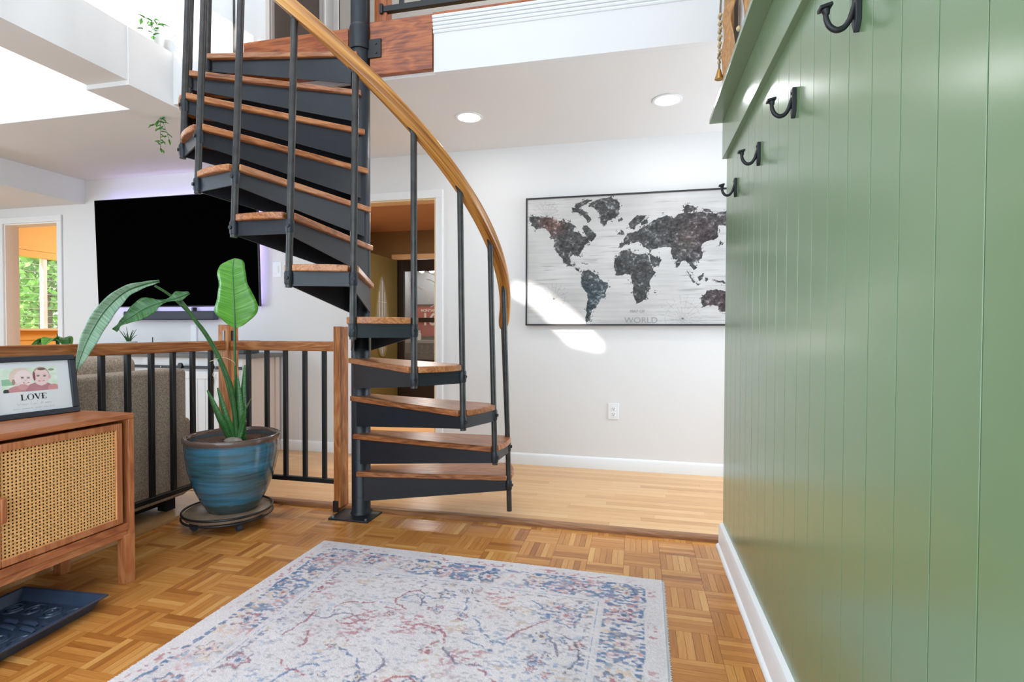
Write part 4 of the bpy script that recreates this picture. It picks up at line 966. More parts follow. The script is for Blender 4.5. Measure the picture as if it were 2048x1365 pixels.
for dx0, dx1 in ((-3.72, -3.10), (-4.85, -4.25)):
    d = box('door', (dx0, dx1, CF-0.008, CF+0.012, 0.09, 0.715), M['console_white'], cn, bevel=0.002)
    for k in range(7):
        xx = dx0+0.06+k*(dx1-dx0-0.12)/7; box('plank', (xx+0.002, xx+(dx1-dx0-0.12)/7-0.002, CF-0.0115, CF-0.008, 0.15, 0.655), M['console_white'], d, bevel=0.001)
    box('door_rail', (dx0, dx1, CF-0.017, CF-0.008, 0.655, 0.715), M['console_white'], d, bevel=0.001); box('door_rail', (dx0, dx1, CF-0.017, CF-0.008, 0.09, 0.15), M['console_white'], d, bevel=0.001)
    for hx in (dx0+0.10, dx1-0.22):
        box('hanger', (hx, hx+0.028, CF-0.024, CF-0.017, 0.62, 0.765), M['black'], d, bevel=0.002)
        mm = MB(); mm.cyl((hx+0.014, CF-0.027, 0.762), (hx+0.014, CF-0.010, 0.762), 0.020, 14); mm.build('hanger_wheel', M['black'], d)
cb = thing('streaming_box', (-3.17, 3.75, 0.856), 'small dark box on the right end of the media console', 'box')
box('case', (-3.235, -3.07, 3.66, 3.84, 0.858, 0.945), M['slot'], cb, bevel=0.004); box('lid', (-3.24, -3.065, 3.655, 3.845, 0.944, 0.962), M['frame_dark'], cb, bevel=0.003)
sn = thing('antenna', (-4.06, 3.75, 0.856), 'thin black stick standing on the media console', 'stick')
m = MB(); m.cyl((-4.06, 3.75, 0.856), (-4.06, 3.75, 0.985), 0.004, 8); m.build('stick', M['black'], sn); m = MB(); m.lathe([(0.03, 0), (0.03, 0.008), (0.005, 0.014)], (-4.06, 3.75, 0.856), 16); m.build('foot', M['black'], sn)
sp = thing('spiky_plant', (-4.33, 3.76, 0.856), 'small spiky plant in a white pot on the media console', 'plant')
m = MB(); m.lathe([(0.045, 0), (0.05, 0.004), (0.065, 0.085), (0.067, 0.09), (0.060, 0.09), (0.056, 0.07), (0.0001, 0.07)], (-4.33, 3.76, 0.857), 24); m.build('pot', M['pot_white'], sp)
for i in range(11):
    a = i*2.4; L = 0.13+0.03*math.sin(i*3); d = V((math.cos(a)*(0.35+0.5*(i % 3)/2), math.sin(a)*0.5, 1)).normalized(); b_ = V((-4.33, 3.76, 0.93))
    leaf_blade('leaf', [b_, b_+d*L*0.5, b_+d*L+V((d.x*0.02, 0, -0.005))], V((1, 0.2, 0)), [(0.005, 0.005), (0.004, 0.004), (0.0008, 0.0008)], M['leaf_dark'], sp, fold=0.4, na=3, seed=i)
bp_ = thing('broadleaf_plant', (-4.35, 3.2, 0.02), 'broad-leaved plant whose top shows above the railing left of the television', 'plant')
m = MB(); m.lathe([(0.12, 0), (0.13, 0.01), (0.17, 0.33), (0.175, 0.36), (0.16, 0.36), (0.155, 0.33), (0.0001, 0.33)], (-4.35, 3.2, 0.021), 28); m.build('pot', M['pot_white'], bp_)
m = MB(); m.tube(smooth_pts([(-4.35, 3.2, 0.34), (-4.34, 3.2, 0.6), (-4.35, 3.19, 0.97)], 5), 0.012, 8); m.build('stem', M['stem'], bp_)
for i, (dx, dy, dz, ln) in enumerate(((-0.15, -0.10, -0.07, 1), (0.13, -0.03, -0.06, 1), (0.05, -0.14, -0.05, 1), (-0.07, -0.14, -0.10, 1), (-0.03, 0.13, -0.04, 1))):
    b_ = V((-4.35, 3.19, 0.965)); t = b_+V((dx, dy, dz)); mdp = b_.lerp(t, 0.5)+V((0, 0, 0.035))
    leaf_blade('leaf', [b_, mdp, t], V((dx, dy, 0)).cross(V((0, 0, 1))), [(0.012, 0.012), (0.055, 0.055), (0.004, 0.004)], M['leaf_dark'] if i % 2 else M['leaf'], bp_, fold=-0.3, na=5, seed=30+i)
leaf_blade('new_leaf', [V((-4.35, 3.19, 0.96)), V((-4.352, 3.19, 1.0)), V((-4.36, 3.19, 1.022))], V((1, 0, 0)), [(0.008, 0.008), (0.006, 0.006), (0.001, 0.001)], M['frame_dark'], bp_, na=3)

# ------------------------------------------------------------------ world map picture
MW, MH = 1.67, 0.962
mp = thing('world_map_picture', (0.015, 3.98, 1.092), 'framed grey world map canvas hung on the white wall', 'picture')
MO = Vector((-0.822, 3.956, 1.092))
m = MB(); t = 0.011
for x0, x1, z0, z1 in ((0, MW, 0, t), (0, MW, MH-t, MH), (0, t, t, MH-t), (MW-t, MW, t, MH-t)): m.box(MO.x+x0, MO.x+x1, MO.y, 3.999, MO.z+z0, MO.z+z1)
m.build('frame', M['frame_dark'], mp)
LAND = {
'na':[(0.028,0.818),(0.089,0.823),(0.167,0.816),(0.202,0.81),(0.253,0.786),(0.304,0.771),(0.347,0.761),(0.38,0.735),(0.347,0.715),(0.372,0.697),(0.41,0.683),(0.423,0.666),(0.465,0.656),(0.477,0.622),(0.44,0.59),(0.423,0.553),(0.409,0.524),(0.417,0.498),(0.399,0.517),(0.365,0.525),(0.335,0.509),(0.336,0.48),(0.348,0.454),(0.378,0.462),(0.365,0.437),(0.331,0.442),(0.297,0.472),(0.263,0.52),(0.233,0.559),(0.216,0.597),(0.215,0.64),(0.185,0.683),(0.168,0.718),(0.124,0.732),(0.081,0.728),(0.037,0.757),(0.046,0.774),(0.028,0.792)],
'lab':[(0.431,0.745),(0.464,0.739),(0.514,0.687),(0.531,0.654),(0.498,0.621),(0.465,0.639),(0.448,0.682),(0.423,0.716)],
'baf':[(0.346,0.879),(0.413,0.867),(0.464,0.823),(0.497,0.78),(0.464,0.756),(0.447,0.79),(0.405,0.834),(0.355,0.845)],
'ell':[(0.379,0.902),(0.463,0.931),(0.504,0.929),(0.43,0.883),(0.371,0.861)],
'gre':[(0.463,0.881),(0.496,0.913),(0.562,0.934),(0.636,0.939),(0.677,0.912),(0.697,0.894),(0.689,0.845),(0.694,0.812),(0.661,0.789),(0.612,0.766),(0.588,0.734),(0.572,0.747),(0.559,0.777),(0.546,0.827),(0.513,0.866)],
'cam':[(0.372,0.437),(0.399,0.419),(0.408,0.394),(0.387,0.407)],'cub':[(0.42,0.469),(0.47,0.454),(0.466,0.449),(0.424,0.461)],
'sam':[(0.433,0.406),(0.466,0.409),(0.508,0.392),(0.541,0.37),(0.558,0.345),(0.583,0.323),(0.62,0.31),(0.616,0.285),(0.6,0.252),(0.6,0.219),(0.559,0.186),(0.551,0.161),(0.518,0.128),(0.501,0.111),(0.493,0.086),(0.477,0.061),(0.485,0.04),(0.456,0.022),(0.452,0.049),(0.456,0.07),(0.459,0.137),(0.467,0.196),(0.467,0.238),(0.438,0.271),(0.421,0.314),(0.425,0.364),(0.418,0.385)],
'afr':[(0.708,0.548),(0.776,0.558),(0.784,0.529),(0.825,0.52),(0.888,0.522),(0.916,0.452),(0.933,0.403),(0.957,0.382),(0.921,0.33),(0.914,0.297),(0.918,0.264),(0.894,0.24),(0.887,0.199),(0.851,0.163),(0.823,0.159),(0.803,0.2),(0.795,0.242),(0.798,0.291),(0.778,0.341),(0.782,0.369),(0.749,0.378),(0.697,0.367),(0.664,0.401),(0.656,0.434),(0.663,0.483),(0.692,0.516)],
'mad':[(0.938,0.241),(0.962,0.237),(0.95,0.23)],'ara':[(0.903,0.518),(0.952,0.492),(0.999,0.474),(0.976,0.442),(0.938,0.417),(0.916,0.46)],
'asia':[(0.695,0.602),(0.727,0.605),(0.723,0.63),(0.759,0.67),(0.823,0.679),(0.839,0.699),(0.902,0.729),(0.934,0.76),(0.965,0.767),(1.02,0.789),(1.074,0.762),(1.105,0.793),(1.151,0.807),(1.197,0.797),(1.258,0.802),(1.303,0.792),(1.348,0.79),(1.431,0.803),(1.533,0.773),(1.57,0.732),(1.52,0.68),(1.432,0.707),(1.379,0.701),(1.372,0.662),(1.376,0.622),(1.343,0.596),(1.32,0.601),(1.275,0.578),(1.26,0.555),(1.276,0.515),(1.272,0.475),(1.231,0.456),(1.208,0.453),(1.235,0.404),(1.212,0.392),(1.185,0.437),(1.158,0.466),(1.131,0.455),(1.108,0.415),(1.093,0.411),(1.093,0.448),(1.108,0.479),(1.077,0.472),(1.053,0.521),(1.061,0.553),(1.022,0.563),(0.967,0.556),(0.928,0.541),(0.904,0.519),(0.9,0.55),(0.864,0.576),(0.832,0.606),(0.8,0.594),(0.784,0.611),(0.728,0.585),(0.708,0.565),(0.695,0.573)],
'sca':[(0.759,0.744),(0.791,0.775),(0.822,0.802),(0.886,0.795),(0.847,0.748),(0.815,0.725),(0.807,0.696),(0.775,0.702),(0.763,0.727)],'fin':[(0.847,0.748),(0.886,0.771),(0.902,0.737),(0.855,0.723)],
'uk':[(0.702,0.705),(0.727,0.687),(0.739,0.662),(0.711,0.655)],'ire':[(0.688,0.681),(0.703,0.687),(0.704,0.668),(0.691,0.666)],'ice':[(0.684,0.778),(0.722,0.776),(0.71,0.758),(0.687,0.761)],
'sum':[(1.166,0.401),(1.201,0.341),(1.224,0.308),(1.209,0.304),(1.178,0.357)],'jav':[(1.224,0.304),(1.263,0.29),(1.24,0.287)],'bor':[(1.239,0.348),(1.273,0.367),(1.277,0.331),(1.255,0.312)],'sul':[(1.289,0.339),(1.309,0.34),(1.3,0.307),(1.293,0.315)],
'aus':[(1.264,0.195),(1.309,0.243),(1.361,0.258),(1.428,0.245),(1.502,0.256),(1.562,0.216),(1.577,0.153),(1.533,0.106),(1.482,0.122),(1.434,0.106),(1.408,0.099),(1.377,0.139),(1.332,0.147),(1.279,0.131),(1.264,0.163)],
'jap':[(1.386,0.598),(1.399,0.582),(1.381,0.551),(1.379,0.563)],'nov':[(1.143,0.839),(1.173,0.854),(1.212,0.845),(1.235,0.819),(1.197,0.809),(1.151,0.805)],'tai':[(1.273,0.825),(1.318,0.823),(1.333,0.798),(1.288,0.8)],
'ng':[(1.338,0.328),(1.383,0.317),(1.435,0.304),(1.421,0.293),(1.361,0.314)]}
def world_map():
    nu, nv = 860, 498; x0, w, h = t, MW-2*t, MH-2*t
    U, V_ = np.meshgrid(np.linspace(x0, x0+w, nu), np.linspace(t, t+h, nv))
    pl_ = fbm(U*3, V_*60, 4, 1); sm = fbm(U*4, V_*5, 4, 2); c0 = 190+10*(pl_-0.5)*2+16*(sm-0.5)*2
    streak = np.clip((fbm(U*6, V_*130, 3, 8)-0.62)*5, 0, 1)*np.clip((sm-0.42)*5, 0, 1)
    c0 = c0-34*streak
    c = np.stack([c0+7, c0+4, c0+2], -1)
    dx = (fbm(U*42, V_*42, 4, 4)-0.5)*0.040; dy = (fbm(U*42, V_*42, 4, 5)-0.5)*0.040
    land = np.zeros(U.shape, bool); near = np.zeros(U.shape, bool)
    for p in LAND.values():
        land |= inpoly(U+dx*0.4, V_+dy*0.4, p); near |= inpoly(U+dx*2.2, V_+dy*2.2, p)
    # splatter round the coasts
    spl = near & ~land & (fbm(U*130, V_*130, 3, 6) > 0.52); land |= spl
    a = fbm(U*26, V_*30, 4, 11); b = fbm(U*70, V_*80, 3, 12)
    st_ = fbm(U*150+V_*60, V_*150-U*60, 3, 14); base = 66+60*(a-0.45)+60*(b-0.5)+70*np.clip(st_-0.5, 0, 1)
    def blob(cx, cy, r): return np.clip(1-np.hypot(U-cx, (V_-cy))/r, 0, 1)
    red = np.clip(blob(0.20, 0.77, 0.14)*1.4, 0, 1); mau = np.clip(blob(1.26, 0.68, 0.26)*1.1, 0, 1)+np.clip(blob(1.40, 0.18, 0.2)*1.6, 0, 1); blu = np.clip(blob(0.51, 0.2, 0.24)*1.4, 0, 1); tan = blob(1.17, 0.62, 0.10)
    L_ = np.stack([base+24*red+5*mau-8*blu+16*tan, base+2*red-5*mau+2*blu+12*tan, base-4*red-3*mau+6*blu+5*tan], -1)
    wear = np.clip((b-0.56)*5, 0, 1)*np.clip((a-0.48)*6, 0, 1); L_ = L_+(60*wear)[..., None]
    rim = land & ~(inpoly(U*0, V_*0, [(0, 0), (1, 0), (1, 1)]))
    c = np.where(land[..., None], L_, c)
    # compass roses and rhumb lines
    for cx, cy, R in ((1.142, 0.05, 0.17), (0.215, 0.20, 0.12), (0.16, 0.82, 0.12)):
        for k in range(10):
            a_ = k*math.pi/10+0.12; d = np.abs((U-cx)*math.sin(a_)-(V_-cy)*math.cos(a_)); rr = np.hypot(U-cx, V_-cy)
            k_ = (d < 0.0016) & (rr < R) & ~land & (b > 0.42); c[k_] -= 26
        k_ = (np.abs(np.hypot(U-cx, V_-cy)-R*0.7) < 0.002) & ~land & (b > 0.4); c[k_] -= 18
    grid_print('map_print', (MO.x+x0, MO.y+0.008, MO.z+t), (1, 0, 0), (0, 0, 1), w, h, np.clip(c, 20, 235), M['print'], mp)
world_map()
m = MB(); m.box(MO.x+0.006, MO.x+MW-0.006, MO.y+0.009, 3.998, MO.z+0.006, MO.z+MH-0.006); m.build('canvas', M['frame_dark'], mp)
text_mesh('map_lettering', 'MAP OF', 0.030, (MO.x+0.775, MO.y+0.0075, MO.z+0.094), (1, 0, 0), (0, 0, 1), M['ink_map'], mp)
text_mesh('map_lettering', 'WORLD', 0.058, (MO.x+0.735, MO.y+0.0075, MO.z+0.020), (1, 0, 0), (0, 0, 1), M['ink_map'], mp, sx=1.1)

# ------------------------------------------------------------------ rug
rg = thing('area_rug', (-0.69, 1.2, 0), 'faded cream rug with blue and red florals on the parquet', 'rug')
def rug():
    A = Vector((-1.502, 2.336, 0)); B = Vector((0.119, 2.292, 0)); ud = (B-A).normalized(); w = (B-A).length; vd = Vector((0.0, -1.0, 0)); vd = (vd-ud*vd.dot(ud)*0.55).normalized(); h = 2.40
    p = 0.0036; nu, nv = int(w/p), int(h/p)
    U, V_ = np.meshgrid(np.linspace(0, w, nu), np.linspace(0, h, nv))
    q = np.random.default_rng(3)
    base = np.stack([np.full(U.shape, 226.0), np.full(U.shape, 216.0), np.full(U.shape, 217.0)], -1)
    base += ((fbm(U*9, V_*9, 3, 40)-0.5)*16)[..., None]
    e = np.minimum(np.minimum(U, w-U), np.minimum(V_, h-V_))       # distance from the edge
    col = base.copy(); blue = np.array((92., 118., 158.)); blue2 = np.array((128., 148., 182.)); red = np.array((172., 96., 104.)); pink = np.array((206., 158., 158.)); sand = np.array((222., 190., 166.)); dk = np.array((96., 92., 112.))
    # broken, woven-looking speckle
    hs = fbm(U*55, V_*95, 2, 41); hs2 = fbm(U*62, V_*100, 2, 44); big = fbm(U*7, V_*7, 3, 42); big2 = fbm(U*9+30, V_*9, 3, 43)
    def put(mask, colr, amt):
        nonlocal col
        k = (np.clip(mask, 0, 1)*amt)[..., None]; col = col*(1-k)+colr*k
    band = np.clip((e-0.075)/0.01, 0, 1)*np.clip((0.245-e)/0.01, 0, 1)
    inner = np.clip((e-0.25)/0.02, 0, 1)
    put(band*np.clip((hs-0.46)*9, 0, 1)*np.clip((big-0.30)*5, 0, 1), blue, 0.78)
    put(band*np.clip((hs2-0.52)*8, 0, 1)*np.clip((big2-0.42)*5, 0, 1), pink, 0.85); put(band*np.clip((hs2-0.50)*8, 0, 1)*np.clip((0.45-big2)*6, 0, 1), sand, 0.7)
    put((np.abs(e-0.086+0.03*(big2-0.5)) < 0.009)*np.clip((hs-0.42)*7, 0, 1), blue, 0.75); put((np.abs(e-0.247) < 0.004)*np.clip((hs-0.38)*6, 0, 1), blue2, 0.75)
    put((np.abs(e-0.052) < 0.016)*np.clip((hs2-0.55)*9, 0, 1)*np.clip((big-0.40)*6, 0, 1), red, 0.6)
    put((np.abs(e-0.236) < 0.010)*1.0, base[0, 0]+4, 0.85); put((np.abs(e-0.272) < 0.010)*np.clip((hs2-0.56)*9, 0, 1), dk, 0.45)
    put(inner*np.clip((hs-0.62)*9, 0, 1), dk, 0.22); put(inner*np.clip((hs2-0.62)*9, 0, 1)*np.clip((big-0.45)*4, 0, 1), blue2, 0.55); put(inner*np.clip((hs2-0.53)*7, 0, 1)*np.clip((0.40-big)*6, 0, 1), red, 0.6)
    put(inner*np.clip((hs-0.55)*7, 0, 1)*np.clip((big2-0.55)*6, 0, 1), sand, 0.7)
    jx = (fbm(U*60, V_*60, 2, 50)-0.5)*0.012; jy = (fbm(U*60, V_*60, 2, 51)-0.5)*0.012
    Uj, Vj = U+jx, V_+jy
    def sub(cx, cy, R):
        i0, i1 = max(0, int((cy-R)/h*nv)), min(nv, int((cy+R)/h*nv)+1); j0, j1 = max(0, int((cx-R)/w*nu)), min(nu, int((cx+R)/w*nu)+1)
        return slice(i0, i1), slice(j0, j1)
    def putw(s, mask, colr, amt):
        k = (np.clip(mask, 0, 1)*amt)[..., None]; col[s] = col[s]*(1-k)+colr*k
    def flower(cx, cy, R, c1, c2, c3):
        s = sub(cx, cy, R*1.5)
        if s[0].start >= s[0].stop or s[1].start >= s[1].stop: return
        du, dv = Uj[s]-cx, Vj[s]-cy; r = np.hypot(du, dv); a = np.arctan2(dv, du); rr = r/(R*(0.80+0.20*np.cos(6*a)))
        wv = np.clip((hs[s]-0.36)*6, 0, 1)
        putw(s, (rr < 1)*wv, c1, 0.62); putw(s, (rr < 0.72)*1.0, base[0, 0]+4, 0.75); putw(s, (rr < 0.55)*wv, c2, 0.65); putw(s, (rr < 0.25)*1.0, c3, 0.7); putw(s, (np.abs(rr-1.05) < 0.10)*wv, dk, 0.45)
    # flowers along the border band
    L_ = []
    for k in range(8): L_.append((0.16+k*(w-0.32)/7, 0.160))
    for k in range(1, 15): L_ += [(0.160, 0.16+k*0.18), (w-0.160, 0.16+k*0.18)]
    for i, (cx, cy) in enumerate(L_): flower(cx+q.uniform(-.015, .015), cy+q.uniform(-.015, .015), q.uniform(0.034, 0.052), [red, blue, sand][i % 3], [pink, blue2, sand][(i+1) % 3], [red, blue, dk][(i+2) % 3])
    # field flowers
    for i in range(70):
        cx, cy = q.uniform(0.30, w-0.30), q.uniform(0.30, 2.1); flower(cx, cy, q.uniform(0.016, 0.050), [red, blue2, red, blue][i % 4], [pink, sand, blue2][i % 3], [red, dk, blue][i % 3])
    # branches
    for i in range(70):
        x, y_ = q.uniform(0.28, w-0.28), q.uniform(0.28, 2.0); a = q.uniform(0, 6.28); cc = [red*0.92, dk*1.15, blue, red][i % 4]
        for k in range(int(q.integers(12, 34))):
            s = sub(x, y_, 0.014); 
            if s[0].start < s[0].stop and s[1].start < s[1].stop:
                putw(s, (np.hypot(Uj[s]-x, Vj[s]-y_) < 0.0048)*np.clip((hs[s]-0.25)*5, 0, 1), cc, 0.62)
            a += q.uniform(-0.40, 0.40); x += 0.0075*math.cos(a); y_ += 0.0075*math.sin(a)
            if not (0.27 < x < w-0.27 and 0.27 < y_ < 2.3): break
    # wear: fade in streaks, pale selvedge
    fade = np.clip((fbm(U*5, V_*70, 3, 60)-0.42)*2.2, 0, 1)*0.22
    col = col*(1-fade[..., None])+base*fade[..., None]
    put((e < 0.014)*1.0, np.array((228., 224., 226.)), 0.8)
    col += ((q.random(U.shape)-0.5)*20)[..., None]
    hgt = 0.0095+(q.random(U.shape)-0.5)*0.0016; hgt[e < 0.004] = 0.0008
    grid_print('pile', A, ud, vd, w, h, np.clip(col, 40, 245), M['rug'], rg, height=-hgt)
    m = MB()
    for i in range(900):     # loose yarn ends round the edges
        s = i/900*(w+2*1.5); 
        if s < w: b_ = A+ud*s; out = -vd
        elif s < w+1.5: b_ = A+ud*w+vd*(s-w); out = ud
        else: b_ = A+vd*(s-w-1.5); out = -ud
        L2 = 0.004+0.007*q.random()*(1 if s < w else 0.6); sdv = Vector((-out.y, out.x, 0)); z0 = Vector((0, 0, 0.0045*q.random()+0.001))
        tip = b_+out*L2+sdv*q.uniform(-0.004, 0.004)+Vector((0, 0, 0.001+0.004*q.random()))
        m.add([b_-sdv*0.002+z0, b_+sdv*0.002+z0, tip], [(0, 1, 2)])
    o = m.build('edge_yarn', M['fringe'], rg); o['kind'] = 'stuff'
rug()

# ------------------------------------------------------------------ coat hooks
def hook(y, label):
    h = thing('coat_hook', (GX, y, 1.68), label, 'coat hook', 'black coat hooks on the green wall')
    m = MB(); m.prism([(-0.012, 1.716), (0.012, 1.716), (0.012, 1.655), (0.0, 1.634), (-0.012, 1.655)], GX-0.011, GX, lambda a, b, d: Vector((d, y+a, b))); m.build('wall_plate', M['black'], h, bevel=0.0015)
    pts = smooth_pts([V((GX-0.009, y, 1.690)), V((GX-0.014, y, 1.672)), V((GX-0.018, y, 1.660)), V((GX-0.028, y, 1.647)), V((GX-0.041, y, 1.644)), V((GX-0.053, y, 1.653)), V((GX-0.059, y, 1.668)), V((GX-0.060, y, 1.681))], 5)
    n = len(pts); m = MB(); m.tube(pts, [0.0048+0.0010*math.sin(math.pi*i/n) for i in range(n)], 10); m.build('arm', M['black'], h)
    T = Matrix.Translation((GX-0.0605, y, 1.6865)) @ Matrix.Rotation(math.radians(-14), 4, 'Y')
    m = MB(); m.lathe([(0.005, -0.012), (0.0085, -0.002), (0.009, 0.0)], (0, 0, 0), 10, T); m.box(-0.0115, 0.0115, -0.0115, 0.0115, 0.0, 0.0065, T); m.build('knob', M['black'], h, bevel=0.001)
    for z in (1.703, 1.675):
        m = MB(); m.cyl((GX-0.011, y, z), (GX-0.013, y, z), 0.0032, 8); m.build('screw', M['black'], h)
hook(2.477, 'black coat hook nearest the world map, end of the row'); hook(2.030, 'black coat hook on the green wall, second from the world map')
hook(1.602, 'black coat hook in the brightest sheen, third from the world map'); hook(1.172, 'black coat hook cut by the top edge of the picture')

# ------------------------------------------------------------------ wall hangings over the shelf
wh = thing('wall_hanging', (0.40, 2.5, 2.2), 'tan cloth hanging with bead strings and brass bells above the shelf end', 'wall hanging')
def cloth(pts_l, pts_r, x0, amp, seed, par):
    m = MB(); n = 40; na = 22; vs = []; Lp = smooth_pts([V((0, a, b)) for a, b in pts_l], n//(len(pts_l)-1)); Rp = smooth_pts([V((0, a, b)) for a, b in pts_r], n//(len(pts_r)-1)); n = min(len(Lp), len(Rp))
    for i in range(n):
        for j in range(na):
            f = j/(na-1); p = Lp[i].lerp(Rp[i], f); vs.append((x0+amp*math.sin(f*14+seed+i*0.12)*(0.6+0.4*math.sin(i*0.5+seed)), p.y, p.z))
    m.add(vs, [(i*na+j, i*na+j+1, (i+1)*na+j+1, (i+1)*na+j) for i in range(n-1) for j in range(na-1)]); return m.build('cloth', M['cloth_tan'], par, smooth=70, solid=0.004)
cloth([(2.65, 2.75), (2.655, 2.55), (2.65, 2.42), (2.645, 2.30), (2.64, 2.14)], [(2.40, 2.75), (2.42, 2.50), (2.36, 2.42), (2.40, 2.34), (2.30, 2.14)], 0.385, 0.012, 0.3, wh)
q = random.Random(4)
for i, (yy, zb_) in enumerate(((2.675, 2.285), (2.645, 2.27), (2.66, 2.40))):
    z = 2.70; m = MB(); m.tube([(0.375, yy-0.03, 2.72), (0.37, yy, 2.56), (0.368, yy+0.004, zb_)], 0.0028, 6); s_ = m.build('bead_string', M['cord'], wh)
    for k in range(7):
        zz = 2.53-k*0.034-0.01*q.random()
        if zz > zb_+0.02: m = MB(); m.ball((0.369, yy+0.002, zz), 0.0095, 8, 6, (1, 1, 0.8)); m.build('bead', M['bead'], s_)
    if i < 2:
        m = MB(); m.lathe([(0.019, -0.045), (0.017, -0.040), (0.010, -0.018), (0.006, 0.0), (0.003, 0.004)], (0.368, yy+0.004, zb_), 14); m.f.pop(0) if False else None; m.build('bell', M['brass'], s_)
m = MB(); m.tube(smooth_pts([(0.37, 2.665, 2.33), (0.36, 2.65, 2.325), (0.365, 2.625, 2.335)], 5), 0.004, 6); m.build('cord_loop', M['cord'], wh)
wh2 = thing('wall_hanging', (0.40, 2.0, 2.2), 'second tan cloth hanging on the wall nearer the picture top edge', 'wall hanging')
cloth([(2.145, 2.75), (2.145, 2.40), (2.13, 2.13)], [(1.80, 2.75), (1.82, 2.40), (1.85, 2.13)], 0.385, 0.014, 1.9, wh2)
m = MB(); m.tube([(0.37, 2.16, 2.5), (0.366, 2.158, 2.2)], 0.003, 6); m.build('bead_string', M['cord'], wh2); m = MB(); m.ball((0.366, 2.158, 2.19), 0.010, 8, 6); m.build('bead', M['bead'], wh2)

# ------------------------------------------------------------------ recessed ceiling lights
for (x, y, lab) in ((-1.085, 3.37, 'round recessed ceiling light nearer the handrail'), (0.173, 3.385, 'round recessed ceiling light nearer the green wall')):
    t_ = thing('ceiling_light', (x, y, CE), lab, 'ceiling light', 'recessed lights under the loft')
    m = MB(); m.lathe([(0.074, -0.001), (0.090, -0.0015), (0.090, -0.004), (0.078, -0.007), (0.074, -0.006)], (x, y, CE), 36); m.f = [f for f in m.f if len(f) == 4]; m.build('trim_ring', M['trim'], t_)
    m = MB(); m.lathe([(0.0001, -0.0045), (0.074, -0.0045), (0.074, -0.001)], (x, y, CE), 36); m.build('lens', M['lamp'], t_)
    d = bpy.data.lights.new('ceiling_light_glow', 'AREA'); d.shape = 'DISK'; d.size = 0.14; d.energy = 2.2; d.color = (0.95, 0.97, 1.0)
    o = bpy.data.objects.new('ceiling_light_glow', d); COL.objects.link(o); o.location = (x, y, CE-0.012)

# ------------------------------------------------------------------ trailing plants on and under the beam
def sprig(par, stem, leaves, size, seed):
    q = random.Random(seed); P = smooth_pts(stem, 5); m = MB(); m.tube(P, 0.0012, 5); m.build('stem', M['stem'], par)
    for i in range(leaves):
        f = (i+0.6)/leaves; p = P[min(len(P)-1, int(f*(len(P)-1)))]; a = q.uniform(0, 6.28); d = V((math.cos(a), math.sin(a)*0.8, q.uniform(-0.9, 0.2))).normalized(); L = size*q.uniform(0.75, 1.15)
        if i % 2: d.x = -d.x
        b_ = p+d*L*0.25
        leaf_blade('leaf', [b_, b_+d*L*0.5+V((0, 0, 0.003)), b_+d*L], V((q.uniform(-.3, .3), q.uniform(-.3, .3), 1)).cross(d), [(0.002, 0.002), (L*0.27, L*0.27), (0.001, 0.001)], M['vine'], par, fold=0.15, na=3, seed=i, solid=0.0006)
vn = thing('trailing_vine', (-3.06, 2.9, CE), 'leafy green vine sprig dangling below the ceiling beside the beam', 'vine')
sprig(vn, [(-3.06, 2.9, 2.447), (-3.064, 2.9, 2.36), (-3.062, 2.9, 2.28), (-3.066, 2.9, 2.235)], 12, 0.042, 1)
sprig(vn, [(-3.06, 2.9, 2.445), (-3.03, 2.9, 2.39), (-3.005, 2.9, 2.33), (-2.995, 2.9, 2.30)], 7, 0.040, 2); sprig(vn, [(-3.06, 2.9, 2.447), (-3.09, 2.9, 2.42), (-3.12, 2.9, 2.40)], 6, 0.040, 3)
bpn = thing('beam_planter', (-2.895, 2.712, 2.776), 'white planter with a leafy sprig on top of the beam', 'planter')
m = MB(); m.lathe([(0.036, 0.0), (0.040, 0.004), (0.052, 0.095), (0.054, 0.100), (0.049, 0.100), (0.046, 0.080), (0.0001, 0.078)], (-2.895, 2.712, 2.7765), 28); m.build('pot', M['pot_white'], bpn)
for i, e_ in enumerate(((-2.87, 2.64, 2.885), (-2.85, 2.66, 2.925), (-2.86, 2.60, 2.84), (-2.85, 2.71, 2.925), (-2.90, 2.62, 2.92), (-2.84, 2.64, 2.82))):
    sprig(bpn, [(-2.89, 2.70, 2.865), ((-2.89+e_[0])/2, (2.70+e_[1])/2, e_[2]+0.01), e_], 4, 0.042, 20+i)

# ------------------------------------------------------------------ back hall through the doorway
d2 = thing('door_2', (-3.25, 6.84, 0.02), 'olive green entry door standing open with an arched glass lite', 'door', kind='structure')
def dl_(nm, y0, y1, z0, z1, x0, x1, mat, par=d2, **k): return box(nm, (x0, x1, y0, y1, z0, z1), M[mat], par, **k)
dl_('leaf', 5.93, 6.83, 0.025, 2.022, -3.285, -3.24, 'door_olive', bevel=0.002)
ov = [(6.37+0.175*math.sin(a)*(1 if math.cos(a) < 0 else (1-0.25*math.cos(a))), (1.20+(0.50 if math.cos(a) < 0 else 0.57)*math.cos(a))) for a in [2*math.pi*i/36 for i in range(36)]]
m = MB(); m.prism(ov, -3.24, -3.236, lambda a, b, d: V((d, a, b))); m.build('glass_lite', M['glass_grey'], d2, smooth=0)
m = MB(); m.tube([V((-3.236, a, b)) for a, b in ov+ov[:1]], 0.016, 6); m.build('lite_moulding', M['door_olive'], d2)
for k, pts in enumerate((((6.37, 1.70), (6.37, 0.75)), ((6.25, 1.42), (6.49, 1.42)), ((6.22, 1.0), (6.52, 1.0)), ((6.30, 1.55), (6.30, 0.85)), ((6.44, 1.55), (6.44, 0.85)))):
    m = MB(); m.tube([V((-3.234, a, b)) for a, b in pts], 0.004, 5); m.build('leading', M['etch'], d2)
